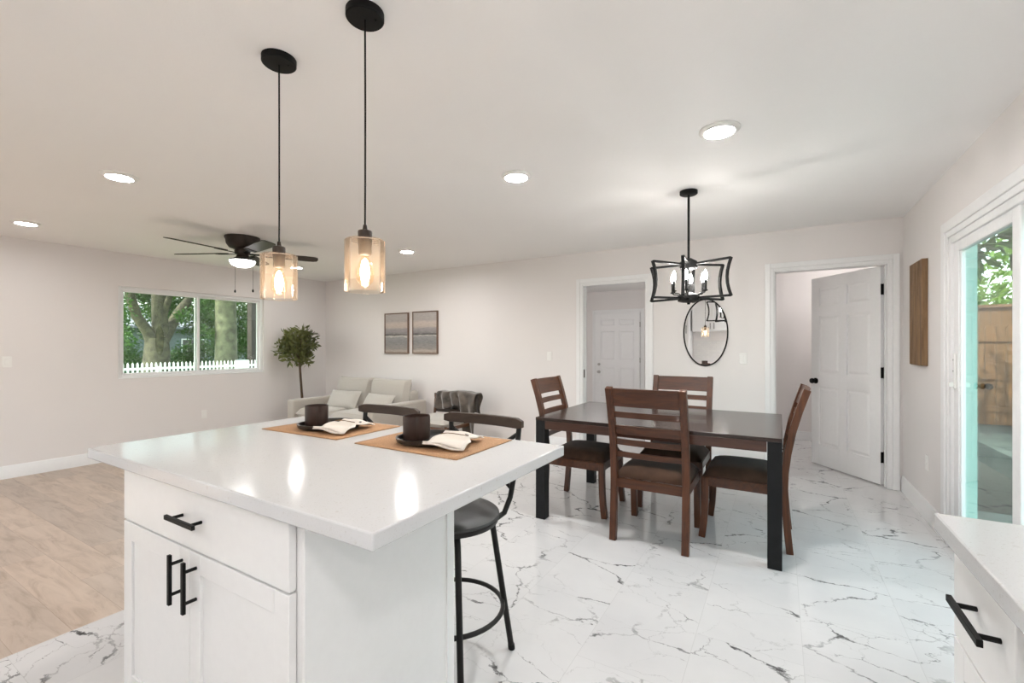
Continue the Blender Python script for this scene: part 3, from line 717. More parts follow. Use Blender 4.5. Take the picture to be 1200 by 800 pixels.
for a in [R(9.3 + q + h) for q in (-25, -143, -97) for h in (0, 180)]:
    mat = Matrix.Rotation(a, 4, 'Z'); b = MB()
    framebar(b, [(.03, -.545), (.303, -.535)], .015, .022, mat)
    framebar(b, [(.03, -.795), (.303, -.798)], .015, .022, mat)
    framebar(b, [(.305, -.531), (.289, -.58), (.279, -.625), (.276, -.667), (.279, -.709), (.289, -.754), (.305, -.802)], .016, .022, mat)
    b.build('frame', 'black', chn, bevel=.0012, seg=1)
    x, y = .125 * math.cos(a), .125 * math.sin(a)
    b = MB(); b.tube([(x * .4, y * .4, -.785), (x * .7, y * .7, -.765), (x * .92, y * .92, -.762), (x, y, -.752)], .0045, n=8)
    b.lathe([(0, -.756), (.016, -.750), (.018, -.744), (.010, -.742), (.010, -.672), (0, -.672)], (x, y, 0), n=16)
    cd = b.build('candle', 'black', chn)
    MB().lathe([(.007, -.672), (.013, -.655), (.0145, -.640), (.010, -.618), (.004, -.602), (0, -.597)], (x, y, 0), n=16).build('bulb', 'candle', cd)

# ------------------------------------------------------------------ dining set
tb = thing('dining_table', 'espresso rectangular dining table with square black legs', 'dining table', (-.781, 3.553, 0))
hx, hy = .794, .552
MB().box(-hx, hx, -hy, hy, .733, .757).build('tabletop', 'twood', tb, bevel=.003)
b = MB()
for s in (-1, 1): b.box(-hx + .078, hx - .078, s * hy - (.024 if s > 0 else 0), s * hy + (.024 if s < 0 else 0), .672, .733).box(s * hx - (.024 if s > 0 else 0), s * hx + (.024 if s < 0 else 0), -hy + .078, hy - .078, .672, .733)
b.build('apron', 'apron', tb, bevel=.002)
for sx in (-1, 1):
    for sy in (-1, 1):
        x0, y0 = sx * (hx - .0385), sy * (hy - .0385)
        b = MB(); b.box(x0 - .0375, x0 + .0375, y0 - .0375, y0 + .0375, 0, .733)
        lg = b.build('leg', 'blackleg', tb, bevel=.003)
        b = MB()
        for z in (.70, .682): b.cyl((x0 + sx * .037, y0 - sy * .0, z), (x0 + sx * .0405, y0 - sy * .0, z), .0055, n=12)
        b.build('bolt', 'steel', lg)

def make_chair(loc, rz, lab):
    t = thing('dining_chair', lab, 'dining chair', loc, rz, 'dining chairs around the table')
    path = [(-.264, 0), (-.252, .12), (-.241, .26), (-.235, .40), (-.238, .50), (-.252, .62), (-.278, .76), (-.313, .89), (-.355, 1.02)]
    for s in (-1, 1):
        x0, x1 = sorted((s * .25, s * .206))
        MB().strip_x(path, .040, x0, x1).build('leg', 'dwoodz', t, bevel=.003)
        b = MB(); p2 = [(.244, 0), (.232, .10), (.225, .20), (.222, .30), (.222, .41)]
        b.strip_x(p2, .042, *sorted((s * .246, s * .203))); b.build('leg', 'dwoodz', t, bevel=.003)
    def yat(z):
        for (ya, za), (yb, zb) in zip(path, path[1:]):
            if za <= z <= zb: return ya + (yb - ya) * (z - za) / (zb - za)
        return path[-1][0]
    def slat(z0, z1, th):
        zm = (z0 + z1) / 2
        b = MB(); n = 10; vs = []
        for i in range(n + 1):
            x = -.208 + .416 * i / n; bow = -.016 * (1 - (x / .208) ** 2)
            for z in (z0, z1):
                y = yat(z) + bow
                vs += [(x, y - th / 2, z), (x, y + th / 2, z)]
        fs = []
        for i in range(n):
            a, c = 4 * i, 4 * i + 4
            fs += [(a, c, c + 1, a + 1), (a + 2, a + 3, c + 3, c + 2), (a, a + 2, c + 2, c), (a + 1, c + 1, c + 3, a + 3)]
        fs += [(0, 1, 3, 2), (4 * n, 4 * n + 2, 4 * n + 3, 4 * n + 1)]
        return b.add(vs, fs)
    slat(.897, 1.017, .024).build('top_rail', 'dwood', t, bevel=.003)
    for (z0, z1) in ((.822, .862), (.712, .770), (.637, .677), (.555, .592)): slat(z0, z1, .016).build('slat', 'dwood', t, bevel=.002)
    b = MB(); b.box(-.212, .212, -.246, -.222, .350, .412).box(-.212, .212, .212, .236, .350, .412)
    for s in (-1, 1): b.box(*sorted((s * .242, s * .218)), -.225, .22, .350, .412)
    b.build('seat_rail', 'dwood', t, bevel=.002)
    b = MB(); n = 14; vs = []
    for i in range(n + 1):
        for j in range(n + 1):
            u, v = 2 * i / n - 1, 2 * j / n - 1
            e = ((1 - abs(u) ** 6) * (1 - abs(v) ** 6)) ** .5
            vs.append((u * .233 , .010 + v * .228, .418 + .062 * e + .014 * (1 - u * u) * (1 - v * v)))
    fs = [(i * (n + 1) + j, (i + 1) * (n + 1) + j, (i + 1) * (n + 1) + j + 1, i * (n + 1) + j + 1) for i in range(n) for j in range(n)]
    m = len(vs); vs += [(x, y, .411) for x, y, z in vs]
    per = [(i, 0) for i in range(n)] + [(n, j) for j in range(n)] + [(i, n) for i in range(n, 0, -1)] + [(0, j) for j in range(n, 0, -1)]
    ix = [i * (n + 1) + j for i, j in per]
    for a, c in zip(ix, ix[1:] + ix[:1]): fs.append((a, c, c + m, a + m))
    fs.append(tuple(i + m for i in ix))
    b.add(vs, fs).build('seat_cushion', 'suede', t)
    return t
ch = make_chair((-.727, 3.195, 0), 0, 'dark cherry ladder-back dining chair in front of the table, back to viewer')
copy_thing(ch, 'dark cherry ladder-back dining chair behind the table, facing the viewer', (-.745, 3.885, 0), PI)
copy_thing(ch, 'dark cherry ladder-back dining chair at the table end nearest the island', (-1.37, 3.48, 0), -PI / 2)
copy_thing(ch, 'dark cherry ladder-back dining chair at the table end nearest the open door', (-.21, 3.515, 0), PI / 2)

# ------------------------------------------------------------------ bar stools
def make_stool(loc, rz, lab):
    t = thing('bar_stool', lab, 'bar stool', loc, rz, 'bar stools at the island')
    MB().lathe([(.175, .565), (.192, .57), (.197, .585), (.197, .59), (0, .59)], n=48).build('seat_pan', 'stoolmetal', t)
    MB().lathe([(0, .588), (.194, .588), (.198, .594), (.196, .603), (.185, .611), (.12, .615), (0, .617)], n=48).build('seat_cushion', 'stoolseat', t)
    for sx in (-1, 1):
        for sy in (-1, 1):
            pts = [(sx * .085, sy * .085, .567), (sx * .112, sy * .108, .558), (sx * .124, sy * .12, .535), (sx * .15, sy * .145, .30), (sx * .182, sy * .176, .012)]
            lg = MB().tube(pts, .0125, n=12).build('leg', 'stoolmetal', t)
            MB().cyl((sx * .1815, sy * .1755, .02), (sx * .1835, sy * .1775, 0), .0145, n=12).build('foot_cap', 'black', lg)
    MB().tube([(.212 * math.cos(2 * PI * i / 40), .212 * math.sin(2 * PI * i / 40), .215) for i in range(40)], .0095, n=10, closed=True).build('foot_ring', 'stoolmetal', t)
    tops = []
    for s in (-1, 1):
        MB().tube([(s * .150, .105, .57), (s * .163, .150, .582), (s * .172, .185, .64), (s * .180, .215, .76), (s * .186, .235, .93)], .0115, n=10).build('upright', 'stoolmetal', t)
    # crossed braces
    for s in (-1, 1):
        MB().tube([(s * .184, .232, .905), (0, .243, .78), (-s * .172, .20, .67)], .0095, n=8).build('brace', 'stoolmetal', t)
    n = 14; b = MB(); vs = []
    for i in range(n + 1):
        u = 2 * i / n - 1; x = u * .213; y = .22 + .03 * (1 - u * u)
        zt = .973 - (.010 if abs(u) == 1 else 0); zb = .928 + (.006 if abs(u) == 1 else 0)
        for (dy, z) in ((-.012, zb), (-.012, zt), (.012, zt), (.012, zb)): vs.append((x, y + dy, z))
    fs = [(0, 1, 2, 3), (4 * n + 3, 4 * n + 2, 4 * n + 1, 4 * n)]
    for i in range(n):
        a, c = 4 * i, 4 * i + 4
        fs += [(a, c, c + 1, a + 1), (a + 1, c + 1, c + 2, a + 2), (a + 2, c + 2, c + 3, a + 3), (a + 3, c + 3, c, a)]
    b.add(vs, fs).build('back_rail', 'stoolrail', t, bevel=.003)
    return t
st = make_stool((-1.165, 1.475, 0), 0, 'dark cross-back bar stool nearest the dining table, round seat showing')
copy_thing(st, 'dark cross-back bar stool in front of the sofa, mostly hidden by the island', (-1.757, 1.475, 0), 0)

# ------------------------------------------------------------------ place settings
def quad_mat(name, pts, z, lab, grp):
    b = MB(); n = 12; vs = []
    P = [Vector((x, y, 0)) for x, y in pts]
    for i in range(n + 1):
        for j in range(n + 1):
            u, v = i / n, j / n
            p = P[0] * (1 - u) * (1 - v) + P[1] * u * (1 - v) + P[2] * u * v + P[3] * (1 - u) * v
            vs.append((p.x, p.y, .0022 + .0006 * noise.noise(p * 14)))
    c = sum((Vector(v) for v in vs), Vector()) / len(vs)
    vs = [(x - c.x, y - c.y, q) for x, y, q in vs]
    fs = [(i * (n + 1) + j, (i + 1) * (n + 1) + j, (i + 1) * (n + 1) + j + 1, i * (n + 1) + j + 1) for i in range(n) for j in range(n)]
    o = b.add(vs, fs).build(name, 'jute', loc=(c.x, c.y, z), solid=.003)
    tag(o, lab, 'placemat', grp)
CT = .915
quad_mat('placemat', [(-1.99, 1.165), (-1.505, 1.178), (-1.505, 1.528), (-1.985, 1.518)], CT, 'woven jute placemat on the island end nearer the sofa', 'jute placemats')
quad_mat('placemat', [(-1.392, 1.172), (-.902, 1.168), (-.905, 1.525), (-1.395, 1.525)], CT, 'woven jute placemat on the island end nearer the dining table', 'jute placemats')
def setting(px, py, rz, lab):
    def blob(a): return 1 + .07 * math.cos(2 * a) + .05 * math.cos(3 * a + .8)
    o = MB().lathe([(.09, 0), (.114, .002), (.126, .010), (.130, .024), (.122, .0245), (.115, .011), (.10, .006), (0, .005)], n=56, fn=blob).build('plate', 'plate', loc=(px, py, CT + .0045), rot=(0, 0, rz))
    return tag(o, 'black irregular stoneware plate ' + lab, 'plate', 'black stoneware plates')
P1 = (-1.745, 1.335); P2 = (-1.145, 1.335)
setting(*P1, .35, 'under the mug nearer the sofa'); setting(*P2, .35, 'under the mug nearer the dining table')
def mug(px, py, lab, h=.088, r=.050):
    ang = math.atan2(-py, -px)
    def fn(a):
        d = (a - (ang + .2) + PI) % (2 * PI) - PI
        return 1 - .24 * math.exp(-(d / .26) ** 2)
    prof = [(r * .90, 0), (r * .97, .003), (r, .010), (r, h * .6), (r, h), (r * .985, h + .002), (r * .94, h), (r * .93, h * .5), (r * .92, .012), (0, .008)]
    o = MB().lathe(prof, n=64, fn=fn).build('mug', 'mug', loc=(px, py, CT + .0105))
    tag(o, lab, 'mug', 'dark brown mugs')
mug(-1.828, 1.325, 'dark brown glazed mug on the plate nearer the sofa')
mug(-1.212, 1.318, 'dark brown glazed mug on the plate nearer the dining table', .090, .052)
def napkin(px, py, rz, lab):
    t = thing('napkin', lab, 'napkin', (px, py, CT + .0235), rz, 'folded cloth napkins')
    b = MB(); nx, ny = 28, 10
    for layer in range(2):
        vs = []
        for i in range(nx + 1):
            for j in range(ny + 1):
                u, v = i / nx - .5, j / ny - .5
                z = .0045 * layer + .009 * math.exp(-(u / .14) ** 2) + .016 * math.sin(u * 13 + layer * .6 + v * 3) * abs(u) - .014 * max(0, abs(u) - .40) * 2 + .002 * math.sin(v * 9 + layer * 2)
                wv = 1 - .22 * math.exp(-(u / .10) ** 2)
                vs.append((u * (.225 - .008 * layer) + .012 * v, v * (.160 - .008 * layer) * wv + .004 * layer, z))
        fs = [(i * (ny + 1) + j, (i + 1) * (ny + 1) + j, (i + 1) * (ny + 1) + j + 1, i * (ny + 1) + j + 1) for i in range(nx) for j in range(ny)]
        b.add(vs, fs)
    b.build('cloth', 'napkin', t, solid=.0045)
    MB().tube([(-.010, -.058, .019), (-.012, -.030, .0225), (-.004, 0, .0235), (.006, .030, .0225), (.008, .056, .019)], .0017, n=8).build('cord', 'tie', t)
napkin(-1.635, 1.325, R(104), 'ivory cloth napkin with brown cord on the plate nearer the sofa')
napkin(-1.040, 1.335, R(106), 'ivory cloth napkin with brown cord on the plate nearer the dining table')

# ------------------------------------------------------------------ things on the walls
def picture(xa, xb, za, zb, mat, lab):
    xc, zc = (xa + xb) / 2, (za + zb) / 2; w, h = (xb - xa) / 2, (zb - za) / 2
    t = thing('framed_picture', lab, 'picture', (xc, BY, zc), 0, 'framed seascapes')
    f = .016; b = MB()
    b.box(-w, -w + f, -.03, 0, -h, h).box(w - f, w, -.03, 0, -h, h).box(-w + f, w - f, -.03, 0, -h, -h + f).box(-w + f, w - f, -.03, 0, h - f, h)
    b.build('frame', 'frame', t, bevel=.002)
    MB().box(-w + f, w - f, -.022, -.004, -h + f, h - f).build('canvas', mat, t, smooth=False)
picture(-5.478, -4.965, 1.172, 1.813, 'sea1', 'left framed grey seascape on the wall above the sofa')
picture(-4.879, -4.38, 1.173, 1.820, 'sea2', 'right framed grey seascape on the wall above the sofa')
# oval mirror
mr = thing('wall_mirror', 'oval black-framed mirror hanging between the doorways', 'mirror', (-.688, BY, 1.435))
a_, b_ = .224, .362; n = 64; vs = []; fs = []
b = MB(); b.tube([((a_ - .006) * math.cos(2 * PI * i / n), -.012, (b_ - .006) * math.sin(2 * PI * i / n)) for i in range(n)], .0075, n=10, closed=True); b.build('frame', 'black', mr)
b = MB(); v0 = [((a_ - .006) * math.cos(2 * PI * i / n), -.010, (b_ - .006) * math.sin(2 * PI * i / n)) for i in range(n)]; v1 = [(x, 0, z) for x, y, z in v0]
b.add(v0 + v1, [tuple(range(n)), tuple(range(2 * n - 1, n - 1, -1))] + [(i, (i + 1) % n, n + (i + 1) % n, n + i) for i in range(n)]); b.build('mirror_glass', 'mirror', mr, smooth=False)
# reclaimed wood panel
wa = thing('wood_wall_art', 'tall weathered brown wood panel hanging beside the open door', 'wall art', (RX, 4.615, 1.54))
MB().box(-.037, 0, -.166, .166, -.40, .40).build('panel', 'artwood', wa, bevel=.003)
b = MB()
for k in range(9):
    y = -.14 + .035 * k
    b.box(-.0385 - .002 * (k % 3), -.0365, y, y + .030, -.395, .395)
b.build('carved_strips', 'artwood', wa, bevel=.001)
def switch(loc, rz, lab, outlet=False):
    t = thing('wall_outlet' if outlet else 'light_switch', lab, 'outlet' if outlet else 'light switch', loc, rz, 'wall outlets' if outlet else 'light switches')
    MB().box(-.036, .036, -.006, 0, -.058, .058).build('cover_plate', 'plastic', t, bevel=.003)
    if outlet:
        for z in (-.022, .022): MB().box(-.016, .016, -.009, -.005, z - .013, z + .013).build('socket', 'plastic', t, bevel=.004)
    else: MB().box(-.016, .016, -.010, -.005, -.032, .032).build('rocker', 'plastic', t, bevel=.002)
switch((-2.544, BY, 1.162), 0, 'white switch on the wall left of the middle doorway')
switch((-.325, BY, 1.16), 0, 'white switch between the oval mirror and the open door')
switch((LX, 1.37, 1.123), PI / 2, 'white switch on the window wall at the far left')
switch((LX, 3.254, .334), PI / 2, 'white outlet low on the wall under the window', True)
switch((RX, 4.465, .421), -PI / 2, 'white outlet on the wall below the wood panel', True)

# ------------------------------------------------------------------ living room
sf = thing('sofa', 'light beige fabric loveseat against the back wall', 'sofa', (-5.45, 4.62, ZS))
W = .91; aw = .15
MB().box(-W + aw, W - aw, -.47, .47, .10, .30).build('base', 'linen', sf, bevel=.02, seg=3)
MB().box(-W + aw, W - aw, .33, .54, .28, .72).build('back_frame', 'linen', sf, bevel=.03, seg=3)
for s in (-1, 1):
    x0, x1 = sorted((s * W, s * (W - aw)))
    MB().box(x0, x1, -.52, .54, .08, .59).build('arm', 'linen', sf, bevel=.03, seg=4)
    for sy in (-.46, .48): MB().cyl((s * (W - .08), sy, .09), (s * (W - .08), sy, 0), .025, .018, n=14).build('leg', 'chairwood', sf)
for s in (-1, 1):
    x0, x1 = sorted((s * .003, s * (W - aw - .005)))
    b = MB(); b.cushion(x1 - x0, .74, .19, Matrix.Translation(((x0 + x1) / 2, -.12, .385)), p=10); b.build('seat_cushion', 'linen', sf)
    mt = Matrix.Translation((s * .385, .30, .625)) @ Matrix.Rotation(R(78), 4, 'X')
    b = MB(); b.cushion(.79, .56, .22, mt, p=6); b.build('back_cushion', 'linen', sf)
def tpillow(x, y, z, w, h, rx, rz, lab):
    o = MB().cushion(w, h, .13, Matrix.Identity(4), p=3.2).build('throw_pillow', 'linen_light', loc=(x, y, z), rot=(rx, 0, rz))
    tag(o, lab, 'pillow', 'lumbar pillows on the sofa')
tpillow(-5.66, 4.56, ZS + .585, .62, .30, R(62), R(3), 'pale lumbar pillow leaning at the left end of the sofa')
tpillow(-4.98, 4.60, ZS + .565, .60, .30, R(58), R(-4), 'pale lumbar pillow leaning at the right end of the sofa')

ac = thing('accent_chair', 'low wooden lounge chair with pale seat beside the sofa', 'chair', (-3.83, 4.60, ZS))
for s in (-1, 1):
    MB().tube([(s * .315, .25, .0), (s * .318, .27, .40), (s * .322, .31, .72)], .018, n=10).build('leg', 'chairwood', ac)
    MB().tube([(s * .325, -.29, 0), (s * .32, -.27, .40)], .018, n=10).build('leg', 'chairwood', ac)
b = MB(); b.box(-.33, .33, -.305, -.275, .345, .385).box(-.33, .33, .25, .28, .345, .385).box(-.335, -.305, -.29, .27, .345, .385).box(.305, .335, -.29, .27, .345, .385)
b.build('seat_frame', 'chairwood', ac, bevel=.004)
b = MB(); b.cushion(.62, .56, .12, Matrix.Translation((0, -.02, .425)), p=8); b.build('seat_cushion', 'linen_light', ac)
MB().box(-.345, .345, .295, .33, .675, .735).build('top_rail', 'stoolrail', ac, bevel=.008)
b = MB(); b.box(-.31, .31, .285, .31, .48, .53); b.build('back_rail', 'stoolrail', ac, bevel=.006)
# throw blanket over the top rail
b = MB(); nu, nv = 40, 44; vs = []
for i in range(nu + 1):
    u = i / nu; x = -.20 + .62 * u
    front = .24 + .34 * min(1, max(0, u - .62) / .14) + .03 * math.sin(u * 9)
    if u < .3: front -= .06 * (.3 - u)
    for j in range(nv + 1):
        v = j / nv
        if v < .5:
            d = (1 - v / .5) * front; y = .27 - .02 - .05 * math.sin(min(1, d / .2) * PI / 2) - .03 * d; z = .755 - max(0, d - .03)
        else:
            d = (v - .5) / .5 * .30; y = .315 + .035 * math.sin(min(1, d / .08) * PI / 2); z = .755 - max(0, d - .03)
        bulge = .04 * math.sin(min(1, abs(v - .5) * 4) * PI) if u > .35 else .02
        fold = .028 * math.sin(u * 26 + 2.2 * math.sin(v * 5)) * min(1, abs(v - .5) * 4)
        nz = noise.noise(Vector((x * 7, v * 3, 1.0)))
        y += (-fold - bulge * (.6 + nz)) if v < .5 else fold * .5
        z += .02 * nz + .022 * math.sin(u * PI) + .012 * noise.noise(Vector((x * 12, v * 9, 4)))
        xx = x + .03 * noise.noise(Vector((x * 3, v * 4, 7))) - (.05 * (1 - u) * max(0, .5 - v) * 2) + .02 * max(0, .5 - v)
        vs.append((xx, y, z))
fs = [(i * (nv + 1) + j, (i + 1) * (nv + 1) + j, (i + 1) * (nv + 1) + j + 1, i * (nv + 1) + j + 1) for i in range(nu) for j in range(nv)]
th = b.add(vs, fs).build('throw_blanket', 'throw', loc=(-3.83, 4.60, ZS), solid=.016, sub=1)
tag(th, 'grey-brown plush throw draped over the lounge chair back', 'blanket')

# potted tree
def leaves(name, mat, parent, centres, n, size, asp=.45, jitter=1.0, loc=None):
    vs, fs = [], []
    for _ in range(n):
        c, r = random.choice(centres)
        d = Vector((random.gauss(0, 1), random.gauss(0, 1), random.gauss(0, 1))).normalized() * r * random.random() ** (1 / 2.2) * jitter
        p = Vector(c) + d
        ax = Vector((random.gauss(0, 1), random.gauss(0, 1), random.gauss(0, .8))) + d.normalized() * .8; ax.normalize()
        sd = ax.orthogonal(); sd = Matrix.Rotation(random.random() * 2 * PI, 4, ax) @ sd; sd.normalize()
        nr = ax.cross(sd); s = size * random.uniform(.7, 1.25)
        o = len(vs)
        vs += [tuple(p), tuple(p + ax * s * .45 + sd * s * asp * .5 + nr * s * .06), tuple(p + ax * s), tuple(p + ax * s * .45 - sd * s * asp * .5 + nr * s * .06)]
        fs.append((o, o + 1, o + 2, o + 3))
    me = bpy.data.meshes.new(name); me.from_pydata(vs, [], fs); me.update()
    o = bpy.data.objects.new(name, me); COL.objects.link(o); me.materials.append(M[mat]); o.parent = parent
    return o
pt = thing('potted_tree', 'ficus tree with ball-shaped crown standing behind the sofa arm', 'potted plant', (-6.55, 4.468, ZS))
MB().lathe([(.10, 0), (.125, .01), (.15, .30), (.155, .32), (.142, .32), (.138, .28), (0, .28)], n=32).build('pot', 'pot', pt)
MB().lathe([(0, .275), (.137, .282), (.13, .29), (0, .295)], n=24).build('soil', 'soil', pt)
b = MB(); b.tube([(0, 0, .28), (.012, .01, .55), (.002, -.004, .80), (-.018, -.006, 1.0), (-.03, -.01, 1.2), (-.02, 0, 1.38)], [.022, .02, .018, .018, .015, .008], n=10)
for k in range(9):
    a = k * 2.4; b.tube([(-.028, -.01, 1.12 + .02 * k), (.10 * math.cos(a) - .02, .10 * math.sin(a), 1.25 + .03 * k), (.24 * math.cos(a), .24 * math.sin(a), 1.30 + .04 * k)], [.008, .006, .003], n=6)
b.build('trunk', 'stem', pt)
cs = []
for k in range(60):
    d = Vector((random.gauss(0, 1), random.gauss(0, 1), random.gauss(0, 1))).normalized() * random.uniform(.10, .275)
    d.z *= .98; cs.append(((d.x - .03, d.y - .03, d.z + 1.385), .085))
leaves('foliage', 'ficusleaf', pt, cs, 1500, .085, .42)

# ------------------------------------------------------------------ outside: front yard beyond the window
GZ = -.30
struct(MB().box(-70, LX - .5, -60, 80, GZ - .2, GZ).build('ground', 'grass', smooth=False), 'front lawn beyond the window', 'ground')
def at(px, py, X):     # direction of a photo point, met at world X (used only to site far things)
    yaw = R(30.673); f = 529.17
    dx, dy, dz = -math.sin(yaw) + math.cos(yaw) * (px - 600) / f, math.cos(yaw) + math.sin(yaw) * (px - 600) / f, -(py - 405.81) / f
    k = X / dx; return Vector((X, dy * k, 1.285 + dz * k))
fx = -20.0
pf = thing('picket_fence', 'white picket fence across the front yard', 'fence', (fx, 9.0, GZ))
b = MB()
for i in range(86):
    y = -6.0 + .142 * i
    vs = [(0, y, .05), (0, y + .062, .05), (0, y + .062, .94), (0, y + .031, 1.0), (0, y, .94)]
    n = 5; b.add(vs + [(x - .02, q, z) for x, q, z in vs], [tuple(range(n)), tuple(range(2 * n - 1, n - 1, -1))] + [(k, (k + 1) % n, n + (k + 1) % n, n + k) for k in range(n)])
b.build('pickets', 'picket', pf, smooth=False)
for z in (.28, .72): MB().box(-.06, -.02, -6, 6.2, z, z + .09).build('rail', 'picket', pf)
for y in (-6, -3.6, -1.2, 1.2, 3.4, 5.6): MB().box(-.14, -.06, y, y + .08, 0, .84).build('post', 'picket', pf)
gy = at(276, 420, fx).y - 9.0; MB().box(-.03, .02, gy, gy + .55, .05, 1.0).build('gate_panel', 'picket', pf)

def tree_root(name, lab, X, px, cat='tree', grp='trees in the front yard'):
    p = at(px, 420, X); t = thing(name, lab, cat, (p.x, p.y, GZ), 0, grp); return t, Vector((p.x, p.y, GZ))
big, o = tree_root('shade_tree', 'broad forked tree in the left window pane', -25.0, 182)
def rel(px, py, X, o=None): return tuple(at(px, py, X) - o)
b = MB()
b.tube([(0, 0, -.1), rel(183, 430, -25, o), rel(184, 412, -25, o), rel(184, 396, -25, o)], [.75, .52, .50, .44], n=16)
b.tube([rel(180, 405, -25, o), rel(173, 389, -25, o), rel(160, 370, -25, o), rel(152, 345, -25, o), rel(147, 310, -25, o)], [.28, .22, .20, .19, .14], n=12)
b.tube([rel(184, 400, -25, o), rel(188, 385, -25, o), rel(186, 350, -25, o), rel(184, 310, -25, o)], [.25, .33, .28, .2], n=12)
b.tube([rel(190, 398, -25, o), rel(201, 380, -25.3, o), rel(212, 362, -25.6, o), rel(226, 345, -26, o), rel(240, 325, -26, o)], [.3, .24, .2, .17, .1], n=12)
b.tube([rel(190, 372, -25, o), rel(198, 350, -24.6, o), rel(204, 330, -24.2, o)], [.18, .13, .1], n=10)
b.build('trunk', 'bark', big)
cs = []
for k in range(110):
    px, py = random.uniform(128, 250), random.uniform(322, 400)
    if py > 372 and 150 < px < 240 and random.random() < .7: continue
    X = random.uniform(-24.6, -22.5) if (px > 212 or px < 140 or py < 338) and random.random() < .4 else random.uniform(-30, -26.3)
    cs.append((rel(px, py, X, o), random.uniform(.35, .75)))
for k in range(40):
    cs.append(((random.uniform(-5, 4), random.uniform(-6, 6), random.uniform(5.5, 9)), 1.3))
leaves('foliage', 'leaf', big, cs, 22000, .15, .55)
sec, o = tree_root('oak_tree', 'straight pale trunk in the right window pane', -22.5, 265)
b = MB(); b.tube([(0, 0, -.1), rel(265, 430, -22.5, o), rel(265, 400, -22.5, o), rel(264.5, 360, -22.5, o), rel(264, 320, -22.5, o), rel(262, 280, -22.5, o)], [.55, .47, .45, .43, .40, .3], n=16)
b.tube([rel(264, 345, -22.5, o), rel(280, 320, -22.5, o), rel(300, 290, -22.5, o)], [.2, .14, .1], n=10)
b.build('trunk', 'bark2', sec)
cs = []
for k in range(90):
    px, py = random.uniform(232, 318), random.uniform(330, 408)
    cs.append((rel(px, py, random.uniform(-29, -24.5), o), random.uniform(.4, .9)))
for k in range(40): cs.append(((random.uniform(-4, 4), random.uniform(-5, 5), random.uniform(5, 8)), 1.3))
leaves('foliage', 'leaf', sec, cs, 20000, .15, .55)
for k, (px, lab) in enumerate(((140, 'dark shrub left of the forked tree beyond the picket fence'), (222, 'dark shrub right of the forked tree beyond the picket fence'), (295, 'dark shrub at the right edge of the window'))):
    sh, o = tree_root('shrub', lab, -28.5 if k < 2 else -27.0, px, 'shrub', 'shrubs beyond the picket fence')
    cs = [((random.uniform(-.8, .8), random.uniform(-1.6, 1.6), random.uniform(.3, 1.5 if k < 2 else 3.0)), .6) for _ in range(24)]
    leaves('foliage', 'leaf', sh, cs, 4000, .13, .6)
hs = thing('neighbour_house', 'low blue-grey house across the street', 'house', (-38, 16.5, GZ))
MB().box(-4, 4, -14, 12, 0, 2.7).build('wall', 'stucco', hs)
MB().prism_z([(0, 0)] * 0 or [(-4.6, -14.6), (4.6, -14.6), (4.6, 12.6), (-4.6, 12.6)], 2.7, 2.85).build('eave', 'shingle', hs)
b = MB(); vs = [(-4.6, -14.6, 2.85), (4.6, -14.6, 2.85), (4.6, 12.6, 2.85), (-4.6, 12.6, 2.85), (0, -11, 4.4), (0, 9, 4.4)]
b.add(vs, [(0, 1, 4), (1, 2, 5, 4), (2, 3, 5), (3, 0, 4, 5), (0, 3, 2, 1)]).build('roof', 'shingle', hs, smooth=False)
for y in (-7.5, -2.0, 4.5):
    wd = MB().box(4.0, 4.04, y, y + 1.5, .9, 2.1).build('window', 'vinyl', hs); MB().box(4.03, 4.05, y + .08, y + 1.42, .98, 2.02).build('pane', 'darkpane', wd)
for y in (-6.0, -3.0): MB().box(4.3, 4.42, y, y + .12, 0, 2.7).build('porch_post', 'porch', hs)
pp = tag(MB().box(-.2, .2, -.22, .22, 0, 5).box(-.24, .24, -.26, .26, 0, .3).box(.2, .215, -.25, -.20, 0, 5).build('porch_post', 'porch', loc=(-21.3, at(298, 400, -21.3).y, GZ)), 'thick dark wooden post at the right edge of the window view', 'post')
# unseen roof overhang added to keep sun out of the window
struct(MB().box(LX - 1.0, LX - .16, FY - .3, BY + .2, CH - .02, CH + .12).build('sun_eave', 'trim', smooth=False), 'unseen eave added above the front window against the sun', 'eave')

# ------------------------------------------------------------------ outside: patio beyond the sliding door
struct(MB().box(RX + .116, 14, -6, 5.2, -.35, -.08).box(2.45, 14, 5.2, 16, -.35, -.08).build('patio', 'patio', smooth=False), 'grey stone patio beyond the sliding door', 'patio')
wfn = thing('board_fence', 'tall cedar board fence closing the patio', 'fence', (3.6, 11.6, -.08))
MB().box(-1.5, 4.5, 0, .03, 0, 2.10).build('boards', 'cedar', wfn, smooth=False)
MB().box(-1.5, 4.5, -.05, .08, 2.08, 2.13).build('cap_rail', 'cedar', wfn)
for x in (-1.4, 1.0, 3.4): MB().box(x, x + .1, .03, .13, 0, 2.08).build('post', 'cedar', wfn)
gt = thing('garden_gate', 'scalloped cedar gate with round black latch in front of the fence', 'gate', (3.05, 10.9, -.08))
b = MB()
for i in range(12):
    x = -.78 + .13 * i; pts = [(x, .02)] + [(x + .128, .02)] + [(x + .064 + .064 * math.cos(a), 1.66 + .07 * math.sin(a)) for a in [PI * q / 8 for q in range(9)]]
    n = len(pts); b.add([(u, 0, z) for u, z in pts] + [(u, .022, z) for u, z in pts], [tuple(range(n)), tuple(range(2 * n - 1, n - 1, -1))] + [(k, (k + 1) % n, n + (k + 1) % n, n + k) for k in range(n)])
b.build('boards', 'cedar', gt, smooth=False)
for z in (.25, .80, 1.45): MB().box(-.78, .78, -.03, 0, z, z + .09).build('rail', 'cedar', gt)
